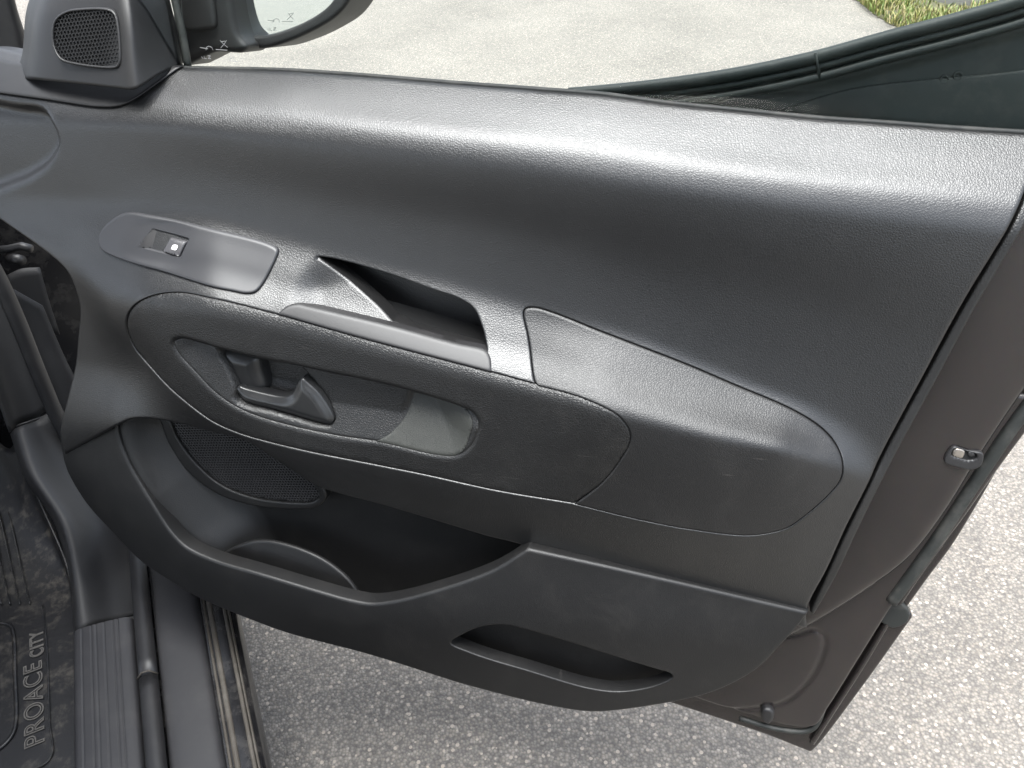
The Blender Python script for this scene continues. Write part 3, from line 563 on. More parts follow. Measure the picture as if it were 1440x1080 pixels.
sheet('tweeter_backing', TGO, lambda u, v: H_tg(u, v)-1.8, M_SEAM, pod, roll=0, skirt=0, grid=10)
g2 = perforated('tweeter_grille', TGO, lambda u, v: H_tg(u, v)+0.8, 4.6, 0.85, M_POD, pod, 0.1, 1.6); g2['kind'] = 'stuff'

# ------------------------------------------------------------------ window: glass, seals, rear corner
GLASS = [(-640,-105),(-600,260),(420,260),(420,-128),(0,-118)]
def H_glass(u, v): return -62+0.32*(np.asarray(v)+70)
gl = sheet('window_glass', GLASS, H_glass, M_GLASS, DOOR, roll=0, skirt=0, grid=60, step=40)
gl.modifiers.new('solid', 'SOLIDIFY').thickness = 0.004
belt = catmull([(-617.3,-79.1,-62.0),(-484.5,-78.2,-62.0),(-380.5,-81.7,-62.0),(-280.9,-86.5,-62.0),(-185.2,-90.3,-62.0),(-116.0,-93.3,-62.0),(-48.5,-99.7,-62.0),(24.3,-104.4,-62.0),(101.7,-109.3,-62.0),(169.6,-111.6,-62.0),(229.0,-114.0,-62.0),(311.6,-116.1,-62.0)], 8, False)
tube('belt_seal', belt, 0.0028, M_RUBBER, DOOR)
# front upright of the window frame: black trim and grey-green channel rubber
tube('window_frame', catmull([(-632.8,-83.5,-74.0),(-637.0,-44.5,-80.0),(-644.9,-6.5,-86.0),(-656.8,74.5,-96.0)], 10, False), 0.0085, M_BLACK, DOOR, seg=12)
tube('channel_rubber', catmull([(-614.9,-81.3,-72.0),(-619.5,-44.2,-78.0),(-626.6,-6.3,-84.0),(-638.0,74.1,-94.0)], 10, False), 0.0045, M_RUBBER, DOOR)
# rear corner panel, seen through the glass, where the sill line kicks up
KICK = [(800,129),(860,124),(940,114),(1040,98),(1148,74),(1250,46),(1350,20),(1440,-6),(1540,-40)]
RQ = [(-157.8,-96.0),(-111.3,-91.0),(-51.3,-82.8),(20.4,-70.4),(93.5,-53.1),(158.3,-33.6),(218.8,-16.3),(270.3,0.1),(324.1,20.4),(355.8,29.6),(355.8,29.6),(409.0,-150.3),(409.0,-150.3),(145.5,-148.9),(-116.4,-138.0),(-172.6,-132.6),(-173.6,-99.5)]
KL = catmull([(-109.7,-118.9),(-34.2,-106.7),(37.3,-90.9),(97.2,-76.7),(162.9,-57.6),(223.8,-38.9),(276.1,-23.0),(363.3,4.3)], 6, False)
def H_rq(u, v):
    q = np.stack([np.ravel(u), np.ravel(v)], 1); d, _ = seg_dist(q, KL, False)
    below = q[:, 1] < np.interp(q[:, 0], KL[:, 0], KL[:, 1])
    return -84+np.where(below, -5*smoothstep(0, 9, d), -3*smoothstep(0, 4, d)*smoothstep(14, 8, d))
rq = sheet('rear_corner_panel', RQ, H_rq, M_CORNER, DOOR, roll=3, skirt=14, grid=5)
kick = catmull([(-157.2,-95.6,-80.0),(-110.8,-90.6,-80.0),(-51.1,-82.5,-80.0),(20.3,-70.1,-80.0),(93.1,-52.9,-80.0),(157.6,-33.4,-80.0),(217.8,-16.2,-80.0),(269.2,0.1,-80.0),(322.7,20.4,-80.0)], 8, False)
tube('channel_seal', kick, 0.0065, M_CORNER, rq)
for dy, r_ in ((13, 0.0035), (26, 0.0045)):
    tube('seal_rib', [(p[0], p[1]-dy*0.78, -80) for p in kick[6:]], r_, M_CORNER, rq, seg=8)
tube('seal_joint', [(91.2,-48.6,-74.0),(95.3,-60.6,-76.0),(99.6,-74.0,-77.0)], 0.0016, M_CORNER, rq, seg=6)
tr = sheet('corner_inset', [(51.8,-117.4),(121.4,-85.5),(287.3,-61.0),(379.1,-41.4),(403.7,-124.4),(210.3,-122.7)], flat(-86), M_CORNER, rq, roll=1.5, skirt=6, grid=10)
for px_ in [(217.5,-71.7,-87.0),(229.0,-68.1,-87.0)]:
    v_ = [(px_[0]+3.6*math.cos(a), px_[1]+3.6*math.sin(a), px_[2]) for a in np.linspace(0, 2*math.pi, 17)]
    tube('dimple', v_, 0.0012, M_CORNER, rq, seg=6)
# etched maker's marks in the front lower corner of the glass
def strokes(name, lines, w, parent, material, width=0.0003):
    verts = []; faces = []
    for ln in lines:
        P = np.array([L(p[0], p[1], w(p[0], p[1]) if callable(w) else w) for p in ln])
        for a, b in zip(P[:-1], P[1:]):
            t = b-a; n = np.array((-t[2], 0, t[0])); n = n/(np.linalg.norm(n)+1e-12)*width; k = len(verts)
            verts += [a+n, b+n, b-n, a-n]; faces.append((k, k+1, k+2, k+3))
    return link(name, mesh_of(name, verts, faces), material, parent, smooth=False)
MK = [[(-555.5,-47.2),(-553.2,-50.2),(-548.5,-54.7)], [(-547.3,-47.1),(-550.5,-50.2),(-557.7,-55.6)], [(-554.8,-48.7),(-549.2,-47.9)],
      [(-577.4,-58.3),(-575.9,-55.2),(-572.0,-53.6),(-568.6,-55.0),(-568.2,-58.1)], [(-564.4,-57.2),(-549.8,-57.7)], [(-584.2,-55.3),(-574.3,-56.7)],
      [(-582.1,-64.5),(-582.6,-67.6),(-579.9,-67.5)], [(-577.5,-64.4),(-573.8,-64.3),(-578.0,-67.5),(-574.3,-67.4)], [(-549.1,-64.6),(-547.6,-66.9)], [(-545.4,-64.5),(-543.9,-66.8)], [(-551.6,-69.2),(-540.8,-69.8)],
      [(-586.0,-65.3),(-584.5,-67.6)]]
strokes('etched_marks', MK, lambda u, v: float(H_glass(u, v))+2.6, gl, M_ETCH)

# ------------------------------------------------------------------ door mirror outside the glass
BEZ = [(-598.0,17.2),(-598.1,-7.9),(-593.6,-35.1),(-587.2,-51.3),(-574.8,-60.1),(-555.3,-60.6),(-517.4,-50.9),(-477.8,-35.1),(-452.3,-20.7),(-434.3,-2.0),(-416.0,25.1),(-406.5,57.9),(-422.0,83.0),(-527.6,90.0),(-575.1,78.9),(-594.4,51.6)]
MGL = [(-587.5,17.3),(-587.5,-7.8),(-583.2,-30.9),(-577.1,-42.1),(-567.0,-46.9),(-551.3,-45.8),(-521.5,-38.1),(-488.0,-25.0),(-466.2,-12.3),(-452.0,2.4),(-433.7,26.6),(-426.0,54.4),(-438.8,70.4),(-523.9,76.9),(-567.7,66.4),(-582.7,47.8)]
mir = sheet('side_mirror', BEZ, flat(-150), M_SATIN, DOOR, roll=5, skirt=70, grid=8, holes=[(hole(MGL), 4)])
mir['label'] = 'black door mirror outside the window'
_mc = np.array(MGL).mean(0)
def H_mir(u, v): return -156-0.10*(np.asarray(u)-_mc[0])+0.12*(np.asarray(v)-_mc[1])
mg = sheet('mirror_glass', offset_poly(catmull(MGL, 4), -2), H_mir, M_MIRROR, mir, roll=0, skirt=0, grid=30, smooth_outline=False)
mg.data.polygons.foreach_set('use_smooth', [False]*len(mg.data.polygons))
sheet('mirror_back', offset_poly(catmull(BEZ, 4), 3), lambda u, v: -222+0*np.asarray(u), M_BLACK, mir, roll=6, skirt=0, grid=12, smooth_outline=False)
FOOT = [(-630.4,53.9),(-567.5,53.6),(-574.1,-6.0),(-571.3,-43.4),(-562.0,-57.5),(-570.6,-64.1),(-588.0,-64.4),(-607.5,-64.8),(-622.0,-70.0),(-639.0,-76.9),(-653.6,-80.6),(-660.6,-54.4)]
ft = sheet('mirror_foot', FOOT, flat(-118), M_BLACK, mir, roll=8, skirt=45, grid=6)
sheet('mirror_foot_cover', [(-624.2,38.8),(-588.9,38.7),(-594.6,-6.2),(-597.6,-35.6),(-605.8,-38.9),(-633.2,-40.8),(-640.3,-37.8)], flat(-112), M_BLACK, mir, roll=5, skirt=8, grid=6)

# ------------------------------------------------------------------ painted door shell behind the trim
INNER = [(334.4,-159.4),(334.4,-159.4),(382.9,-292.7),(353.5,-384.8),(332.6,-459.8),(314.1,-535.7),(295.9,-592.4),(280.2,-624.8),(245.8,-673.0),(205.7,-722.5),(164.7,-766.1),(126.1,-789.5),(69.6,-783.4),(69.6,-783.4),(128.1,-546.6),(227.3,-252.6),(274.6,-169.5)]
inner = sheet('door_inner_sheet', INNER, flat(-40), M_PAINT, DOOR, roll=14, skirt=20, grid=8)
LOWSH = [(387.8,-389.3),(387.8,-389.3),(355.7,-491.2),(332.0,-571.0),(309.5,-633.0),(288.9,-687.0),(262.8,-787.5),(239.2,-883.2),(226.7,-923.0),(193.6,-931.8),(144.1,-925.3),(83.6,-915.8),(11.5,-899.1),(11.5,-899.1),(68.3,-774.6),(225.8,-626.7),(333.1,-395.9)]
EMB = catmull([(126.2,-787.0),(178.7,-766.9),(198.3,-754.1),(210.9,-759.8),(215.8,-773.4),(211.1,-823.4),(199.6,-857.3),(183.0,-885.3),(160.4,-901.9),(108.0,-920.7),(44.3,-925.7)], 4, False)
def H_lows(u, v):
    q = np.stack([np.ravel(u), np.ravel(v)], 1); d, _ = seg_dist(q, EMB, False)
    return -58-2.4*smoothstep(5, 0, d)
lowsh = sheet('door_lower_sheet', LOWSH, H_lows, M_PAINT, DOOR, roll=5, skirt=20, grid=4)
SKIN = [(405.7,-328.9),(405.7,-328.9),(377.3,-436.0),(355.7,-540.8),(340.6,-607.6),(323.6,-662.2),(308.0,-714.7),(308.0,-714.7),(317.3,-722.1),(318.2,-726.7),(318.2,-726.7),(281.8,-853.2),(240.1,-984.0),(233.8,-994.4),(221.6,-992.0),(168.5,-977.4),(88.2,-961.0),(14.1,-946.8),(14.1,-946.8),(33.9,-825.4),(216.1,-556.9),(318.7,-312.8)]
skin = sheet('outer_skin_edge', SKIN, flat(-78), M_PAINT, DOOR, roll=4, skirt=10, grid=8)
tube('hem_flange', catmull([(395.0,-344.9,-74.0),(369.1,-431.4,-74.0),(344.7,-524.0,-74.0),(327.9,-590.1,-74.0),(308.7,-654.2,-74.0),(295.1,-704.6,-74.0),(272.8,-806.4,-74.0),(248.1,-904.4,-74.0),(231.7,-970.2,-74.0)], 8, False), 0.0042, M_PAINT, DOOR, seg=10)
tube('door_seal', catmull([(388.2,-338.9,-58.0),(358.3,-426.3,-58.0),(334.9,-511.6,-58.0),(316.1,-580.9,-58.0),(298.0,-640.6,-58.0),(282.6,-689.4,-58.0)], 8, False), 0.0075, M_RUBBER, DOOR, seg=12)
tube('lower_seal', catmull([(277.9,-686.1,-64.0),(257.9,-775.6,-64.0),(236.8,-864.7,-64.0),(223.5,-935.9,-64.0),(186.2,-945.9,-64.0),(126.1,-939.1,-64.0)], 8, False), 0.004, M_RUBBER, DOOR, seg=10)
sheet('seal_end_block', [(274.4,-707.9),(292.9,-697.2),(310.4,-712.1),(311.0,-728.4),(296.3,-741.1),(277.0,-730.9)], flat(-70), M_RUBBER, DOOR, roll=3, skirt=12, grid=4)
plug = sheet('drain_plug', [(151.4,-908.2),(154.3,-900.6),(163.8,-899.6),(169.5,-906.3),(168.7,-921.6),(163.8,-928.4),(155.2,-922.3)], lambda u, v: -50+0*np.asarray(u), M_BLACK, DOOR, roll=5, skirt=10, grid=3, step=1.5)
# latch
LAT = [(292.0,-468.8),(294.8,-454.6),(298.3,-450.5),(312.0,-453.1),(328.2,-454.5),(331.0,-463.2),(329.3,-471.7),(321.7,-476.6),(305.9,-475.2),(294.2,-472.2)]
LATH = [(297.6,-460.6),(299.4,-452.2),(309.9,-453.4),(323.0,-457.0),(322.9,-462.5),(316.2,-465.3),(307.1,-463.9)]
lat = sheet('latch_surround', LAT, flat(-36), M_SATIN, DOOR, roll=1.6, skirt=10, grid=3, step=2, holes=[(hole(LATH, 0, 2), 0.8)])
sheet('latch_well', [(295.3,-464.4),(300.4,-450.8),(313.3,-452.7),(329.1,-457.8),(328.7,-468.8),(319.2,-472.1),(308.6,-470.8)], flat(-39), M_SEAM, lat, roll=0, skirt=0, grid=6)
sheet('latch_claw', [(299.0,-460.4),(300.3,-452.9),(309.2,-453.5),(310.7,-457.0),(309.2,-463.6),(304.1,-463.4)], flat(-36.5), M_METAL, lat, roll=1, skirt=4, grid=3, step=2)
sheet('latch_pawl', [(314.5,-454.6),(321.4,-456.4),(320.8,-460.1),(314.8,-459.1)], flat(-36.5), M_SATIN, lat, roll=0.6, skirt=4, grid=3, step=2)
# closed shell so the door has its full thickness
SHELL = [(-796.7,-299.9),(-870.7,-560.0),(-885.6,-675.7),(-870.4,-782.2),(-757.4,-884.6),(-606.3,-924.6),(-456.5,-937.7),(-300.7,-962.5),(-172.8,-977.2),(-94.1,-972.9),(13.2,-950.9),(169.1,-976.5),(222.8,-991.4),(270.4,-853.9),(301.0,-715.7),(335.7,-604.1),(352.9,-536.5),(400.0,-336.7),(357.3,-176.5),(114.1,-167.3),(-117.1,-155.3),(-398.9,-143.0),(-708.4,-146.3),(-767.3,-175.2)]
sheet('outer_door_skin', SHELL, flat(-96), M_PAINT, DOOR, roll=6, skirt=40, grid=20)

# ------------------------------------------------------------------ the car body beside the door
FA = rad(-(-22.0))
CARM = Matrix(((math.cos(FA), -math.sin(FA), 0), (math.sin(FA), math.cos(FA), 0), (0, 0, 1)))
CAR = empty('car', Vector((0, 0, 0)), CARM)
tag(CAR, 'door opening of the car with dark plastic sill trim and front pillar', 'car body')
M_SILL = smooth_plastic('sill_plastic', (0.020, 0.020, 0.022), 0.48, 0.06, 0.3)
M_KICK = smooth_plastic('kick_panel_plastic', (0.011, 0.011, 0.012), 0.58, 0.03, 0.3)
M_DUSTY = smooth_plastic('dusty_black_paint', (0.008, 0.008, 0.009), 0.22, 0.18, 0.1)
M_TAN = smooth_plastic('dirty_rubber_strip', (0.05, 0.044, 0.036), 0.65, 0.3, 0.5)
def extrude_profile(name, prof, f0, f1, material, n=40, bow=0.0):
    """profile (right, z in m) swept along the car's length; bow bends it outboard at mid length"""
    P = catmull([(1000*a, 1000*b) for a, b in prof], 3, False)/1000; k = len(P); verts = []; faces = []
    for i in range(n+1):
        f = f0+(f1-f0)*i/n
        for r, z in P: verts.append((r+bow*math.sin(math.pi*i/n), f, z))
    for i in range(n):
        for j in range(k-1): faces.append((i*k+j, i*k+j+1, (i+1)*k+j+1, (i+1)*k+j))
    return link(name, mesh_of(name, verts, faces), material, CAR)
Z = 0.38
# r positions of the long sill lines at z = 0.38
extrude_profile('sill_plate', [(-0.232, Z-0.012), (-0.229, Z-0.002), (-0.222, Z), (-0.200, Z+0.001), (-0.168, Z-0.002), (-0.163, Z-0.006), (-0.162, Z-0.016)], 0.25, 1.75, M_SILL)
extrude_profile('outer_sill', [(-0.24, Z-0.016), (-0.15, Z-0.014), (-0.124, Z-0.016), (-0.114, Z-0.024), (-0.110, Z-0.05), (-0.125, Z-0.12), (-0.17, Z-0.22)], 0.0, 1.9, M_DUSTY)
for rr, wd_, hh in ((-0.1565, 0.0022, 0.006), (-0.1485, 0.0045, 0.005), (-0.1275, 0.0032, 0.005), (-0.1222, 0.0016, 0.004)):
    extrude_profile('sealing_strip', [(rr-wd_, Z-0.018), (rr-wd_*0.7, Z-0.016+hh), (rr+wd_*0.7, Z-0.016+hh), (rr+wd_, Z-0.018)], 0.2, 1.75, M_TAN)
def seal(name, f0, f1):
    path = [(-0.2445, f, Z+0.006) for f in np.linspace(f0, f1, 30)]
    return tube(name, path, 0.0135, M_BLACK, CAR, loc=False, seg=16, squash=0.6)
_sj = [(-0.2201,0.8655,0.386)][0]
seal('opening_seal', 0.2, _sj[1]-0.001); seal('opening_seal', _sj[1]+0.001, 1.7)
tube('seal_joint', [(-0.2585, _sj[1], Z+0.010), (-0.250, _sj[1]+0.001, Z+0.0185), (-0.240, _sj[1], Z+0.0185), (-0.2305, _sj[1]-0.002, Z+0.008)], 0.0014, M_TAN, CAR, loc=False, seg=6)
# ribbed scuff plate beside the floor
SR = [(-0.352, Z-0.06), (-0.350, Z-0.012), (-0.344, Z+0.004), (-0.330, Z+0.008), (-0.268, Z+0.010), (-0.261, Z+0.006), (-0.259, Z-0.02)]
_se = [(-0.3361,1.0005,0.386),(-0.2303,0.9836,0.386)]
def scuff(name, f0, fl, fr_):
    P = catmull([(1000*a, 1000*b) for a, b in SR], 1.0, False)/1000; k = len(P); verts = []; faces = []; n = 30
    grooves = (-0.333, -0.319, -0.312, -0.300, -0.287, -0.280)
    for i in range(n+1):
        for r, z in P:
            fe = fl+(fr_-fl)*np.clip((r-_se[0][0])/(_se[1][0]-_se[0][0]), 0, 1)
            f = f0+(fe-f0)*i/n; g = max(math.exp(-((r-x)/0.0009)**2) for x in grooves)
            verts.append((r, f, z-0.0013*g))
    for i in range(n):
        for j in range(k-1): faces.append((i*k+j, i*k+j+1, (i+1)*k+j+1, (i+1)*k+j))
    return link(name, mesh_of(name, verts, faces), M_SILL, CAR)
scuff('scuff_plate', 0.2, _se[0][1], _se[1][1])
# smooth kick panel climbing from the scuff plate to the foot of the pillar
kick_rows = [
 [(-0.3811,1.08,0.2758),(-0.3516,1.045,0.3384),(-0.3051,1.06,0.3193),(-0.2594,1.07,0.3002),(-0.252,1.068,0.2906),(-0.2549,1.06,0.2747)],
 [(-0.3705,1.16,0.3192),(-0.344,1.12,0.3716),(-0.308,1.14,0.3362),(-0.2658,1.15,0.3125),(-0.2523,1.145,0.307),(-0.2545,1.14,0.2886)],
 [(-0.3689,1.25,0.3911),(-0.342,1.2,0.4353),(-0.3106,1.22,0.3926),(-0.2802,1.24,0.3442),(-0.2606,1.23,0.322),(-0.2552,1.22,0.3007)],
 [(-0.4044,1.35,0.4406),(-0.3764,1.3,0.4816),(-0.3419,1.32,0.4363),(-0.3007,1.33,0.3777),(-0.2699,1.32,0.3165),(-0.2592,1.3,0.2915)],
 [(-0.4121,1.42,0.4907),(-0.3854,1.37,0.5318),(-0.3592,1.39,0.5234),(-0.3262,1.4,0.5171),(-0.2764,1.39,0.4083),(-0.2577,1.37,0.3043)],
]
loft_patch('kick_panel', kick_rows, M_KICK, CAR, sub=8, solid=0.004)
upper_rows = [
 [(-0.3986,1.37,0.527),(-0.3917,1.4,0.5182),(-0.3653,1.42,0.5085),(-0.3381,1.43,0.5046),(-0.2771,1.42,0.4028)],
 [(-0.3893,1.38,0.6233),(-0.3854,1.42,0.6105),(-0.3612,1.44,0.6048),(-0.3366,1.45,0.5902),(-0.2791,1.44,0.5117)],
 [(-0.3854,1.39,0.7173),(-0.3819,1.43,0.7069),(-0.3551,1.46,0.6961),(-0.336,1.47,0.6699),(-0.2861,1.46,0.599)],
 [(-0.398,1.41,0.8167),(-0.3859,1.45,0.8065),(-0.3603,1.48,0.7984),(-0.3428,1.49,0.7617),(-0.2882,1.48,0.6947)],
]
loft_patch('pillar_lower_trim', upper_rows, M_KICK, CAR, sub=6, solid=0.004)
tube('trim_edge', [(-0.3954,1.395,0.52),(-0.3685,1.412,0.5122),(-0.3395,1.425,0.5071)], 0.0018, M_SATIN, CAR, loc=False, seg=8)
tube('pillar_seal', catmull(1000*np.array([(-0.3276,1.42,0.8694),(-0.3183,1.41,0.802),(-0.3173,1.4,0.7189),(-0.3207,1.39,0.6238),(-0.322,1.38,0.5285),(-0.3136,1.36,0.412)]), 15, False)/1000, 0.013, M_BLACK, CAR, loc=False, seg=14)
# painted pillar behind, with the hinge and check strap
loft_patch('hinge_pillar', [
 [(-0.3848,1.62,0.8757),(-0.3071,1.62,0.8454),(-0.2531,1.63,0.8015),(-0.1539,1.66,0.721)],
 [(-0.4578,1.6,0.6929),(-0.3783,1.6,0.655),(-0.3187,1.61,0.6164),(-0.2137,1.64,0.5346)],
 [(-0.5333,1.58,0.5039),(-0.4524,1.58,0.4573),(-0.3919,1.59,0.4099),(-0.2856,1.62,0.3094)],
 [(-0.6611,1.56,0.1877),(-0.5704,1.56,0.1438),(-0.5018,1.57,0.1005),(-0.3804,1.6,0.0118)],
], M_DUSTY, CAR, sub=5, solid=0.004)
loft_patch('pillar_bracket', [
 [(-0.3368,1.55,0.7328),(-0.3087,1.55,0.7398),(-0.2799,1.55,0.7351)],
 [(-0.3345,1.54,0.6752),(-0.3143,1.54,0.6785),(-0.2862,1.54,0.6766)],
 [(-0.3406,1.53,0.605),(-0.321,1.53,0.6053),(-0.2914,1.53,0.6058)],
], M_KICK, CAR, sub=4, solid=0.004)
tube('check_strap', [(-0.3269,1.5,0.8046),(-0.302,1.49,0.8056),(-0.2801,1.48,0.8102),(-0.266,1.47,0.8059)], 0.007, M_BLACK, CAR, loc=False, seg=8)
tube('hinge_bolt', [(-0.3055,1.49,0.7903),(-0.2853,1.46,0.7941)], 0.009, M_BLACK, CAR, loc=False, seg=10)
# windscreen pillar and dashboard end in the top left corner
loft_patch('windscreen_pillar', [
 [(-0.2063,1.5,1.2377),(-0.1702,1.49,1.2352),(-0.1515,1.48,1.2346),(-0.1472,1.49,1.2328)],
 [(-0.2226,1.5,1.1741),(-0.186,1.49,1.1752),(-0.1607,1.48,1.1757),(-0.1577,1.49,1.1697)],
 [(-0.2323,1.5,1.1261),(-0.1909,1.49,1.1325),(-0.1655,1.48,1.1371),(-0.1599,1.49,1.1322)],
 [(-0.2424,1.5,1.0759),(-0.2019,1.49,1.0826),(-0.1713,1.48,1.095),(-0.1641,1.49,1.0937)],
], M_BLACK, CAR, sub=5, solid=0.006)
# ---- out-of-view rest of the cabin, put in to shade the opening: floor, dashboard, roof, rear pillar and seat side
def box(name, lo, hi, material, parent, bevel=0.02):
    bm = bmesh.new(); bmesh.ops.create_cube(bm, size=1)
    for v in bm.verts: v.co = Vector([lo[i]+(v.co[i]+0.5)*(hi[i]-lo[i]) for i in range(3)])
    bmesh.ops.bevel(bm, geom=bm.edges[:], offset=bevel, segments=3, profile=0.5, affect='EDGES')
    me = bpy.data.meshes.new(name); bm.to_mesh(me); bm.free(); return link(name, me, material, parent)
box('cabin_floor', (-1.5, -0.6, 0.24), (-0.30, 1.75, 0.30), M_BLACK, CAR)
box('dashboard', (-1.5, 1.42, 0.75), (-0.36, 1.9, 1.18), M_BLACK, CAR, 0.05)
box('bulkhead', (-1.5, 1.7, 0.25), (-0.30, 1.78, 1.1), M_BLACK, CAR)
box('shade_roof', (-1.55, -1.8, 1.78), (-0.30, 1.50, 1.84), M_PAINT, CAR, 0.03)  # out of view, carried forward over the windscreen to darken the footwell
box('seat_cushion', (-0.92, -0.35, 0.30), (-0.42, 0.22, 0.62), M_BLACK, CAR, 0.06)
box('seat_backrest', (-0.92, -0.52, 0.50), (-0.42, -0.30, 1.28), M_BLACK, CAR, 0.06)
box('rear_pillar', (-0.36, -0.62, 0.36), (-0.20, -0.42, 1.80), M_PAINT, CAR, 0.03)
box('rear_side', (-0.30, -1.9, 0.34), (-0.14, -0.64, 1.14), M_PAINT, CAR, 0.05)
box('centre_console', (-1.0, 0.0, 0.28), (-0.86, 1.5, 0.62), M_BLACK, CAR)

# ------------------------------------------------------------------ floor mat with raised border and lettering
MAT_Z = 0.325
MATO = empty('floor_mat', Vector((0, 0, 0)), CARM)
tag(MATO, 'dusty black rubber floor mat with raised lettering beside the scuff plate', 'floor mat')
def mat_rubber():
    M, t, b = mat('mat_rubber', (0.006, 0.006, 0.007), 0.42)
    co = node(t, 'ShaderNodeTexCoord').outputs['Object']
    n1 = node(t, 'ShaderNodeTexNoise', Scale=9.0, Detail=10.0, Roughness=0.75, Distortion=1.2); t.links.new(co, n1.inputs['Vector'])
    n2 = node(t, 'ShaderNodeTexNoise', Scale=60.0, Detail=6.0, Roughness=0.7); t.links.new(co, n2.inputs['Vector'])
    mu = node(t, 'ShaderNodeMath', operation='MULTIPLY'); t.links.new(n1.outputs[0], mu.inputs[0]); t.links.new(n2.outputs[0], mu.inputs[1])
    d = ramp(t, mu.outputs[0], [(0.25, 0.0), (0.38, 0.8)])
    cm = node(t, 'ShaderNodeMix', data_type='RGBA'); cm.inputs[6].default_value = (0.006, 0.006, 0.007, 1); cm.inputs[7].default_value = (0.06, 0.055, 0.047, 1)
    t.links.new(d, cm.inputs[0]); t.links.new(cm.outputs[2], b.inputs['Base Color'])
    bp = node(t, 'ShaderNodeBump', Strength=0.3, Distance=0.001); t.links.new(n2.outputs[0], bp.inputs['Height']); t.links.new(bp.outputs[0], b.inputs['Normal'])
    return M
M_MAT = mat_rubber()
M_DUST, _, _ = mat('dusty_edge', (0.10, 0.096, 0.088), 0.8)
mat_rows = [
 [(-0.594,0.7892,0.325),(-0.4216,0.7094,0.325),(-0.3566,0.6889,0.325),(-0.3478,0.682,0.331)],
 [(-0.6132,0.9237,0.325),(-0.4256,0.836,0.325),(-0.3605,0.8101,0.325),(-0.3521,0.8026,0.331)],
 [(-0.6494,1.1769,0.325),(-0.4546,1.0839,0.325),(-0.369,1.043,0.325),(-0.3584,1.0362,0.331)],
 [(-0.6685,1.3416,0.335),(-0.4808,1.2507,0.335),(-0.3781,1.1817,0.337),(-0.3606,1.1634,0.355)],
 [(-0.6665,1.4812,0.385),(-0.4936,1.3961,0.385),(-0.407,1.3096,0.385),(-0.3872,1.2954,0.4)],
 [(-0.6543,1.6114,0.455),(-0.5002,1.5341,0.455),(-0.4357,1.4332,0.455),(-0.4126,1.4159,0.47)],
]
loft_patch('mat_sheet', mat_rows, M_MAT, MATO, sub=8, solid=0.004)
def mat_tube(name, pts, r, m_=None): return tube(name, catmull(1000*np.array(pts), 6, False)/1000, r, m_ or M_MAT, MATO, loc=False, seg=8)
mat_tube('raised_border', [(-0.5427,1.1603,0.328),(-0.4768,1.1288,0.328),(-0.4612,1.1151,0.328),(-0.4549,1.0937,0.328),(-0.4491,1.0072,0.328),(-0.4442,0.9137,0.328),(-0.4491,0.8965,0.328),(-0.4634,0.8842,0.328),(-0.5176,0.8773,0.328)], 0.0032, M_MAT)
mat_tube('raised_border', [(-0.4117,1.1348,0.329),(-0.4052,1.058,0.328),(-0.4007,0.9707,0.328),(-0.3976,0.8918,0.328),(-0.3932,0.8443,0.328),(-0.4005,0.8315,0.328),(-0.4333,0.8266,0.328)], 0.0016, M_MAT)
for rp in [[(-0.5044,1.3698,0.377),(-0.4923,1.2665,0.343),(-0.4756,1.167,0.331)], [(-0.4898,1.3627,0.377),(-0.4783,1.2597,0.343),(-0.4622,1.1606,0.331)], [(-0.4729,1.3544,0.377),(-0.462,1.2518,0.343),(-0.4466,1.1531,0.331)], [(-0.456,1.3461,0.377),(-0.4457,1.2439,0.343),(-0.431,1.1456,0.331)]]:
    mat_tube('ridge', rp, 0.0014)
# raised lettering, reading up the mat
def lettering(txt, p0, p1, size, name):
    cu = bpy.data.curves.new(name, 'FONT'); cu.body = txt; cu.size = size; cu.fill_mode = 'NONE'; cu.bevel_depth = 0.0011; cu.bevel_resolution = 1; cu.align_x = 'LEFT'; cu.space_character = 1.12
    tmp = bpy.data.objects.new('tmp', cu); COL.objects.link(tmp); dg = bpy.context.evaluated_depsgraph_get(); dg.update()
    me = bpy.data.meshes.new_from_object(tmp.evaluated_get(dg)); bpy.data.objects.remove(tmp)
    d = Vector(p1)-Vector(p0); a = math.atan2(d.y, d.x)
    n = len(me.vertices); co = np.zeros(n*3); me.vertices.foreach_get('co', co); co = co.reshape(-1, 3)
    co[:, 0] *= d.length/max(co[:, 0].max(), 1e-6)
    x = p0[0]+co[:, 0]*math.cos(a)-co[:, 1]*math.sin(a); y = p0[1]+co[:, 0]*math.sin(a)+co[:, 1]*math.cos(a)
    co = np.stack([x, y, co[:, 2]+p0[2]], 1); me.vertices.foreach_set('co', co.ravel()); me.update()
    return link(name, me, M_DUST, MATO, smooth=False)
_t = [(-0.4048,0.8662,0.328),(-0.4118,1.0203,0.328),(-0.4089,1.0304,0.328),(-0.4111,1.0849,0.328)]
lettering('PROACE', _t[0], _t[1], 0.037, 'raised_lettering')
lettering('CITY', _t[2], _t[3], 0.028, 'raised_lettering')

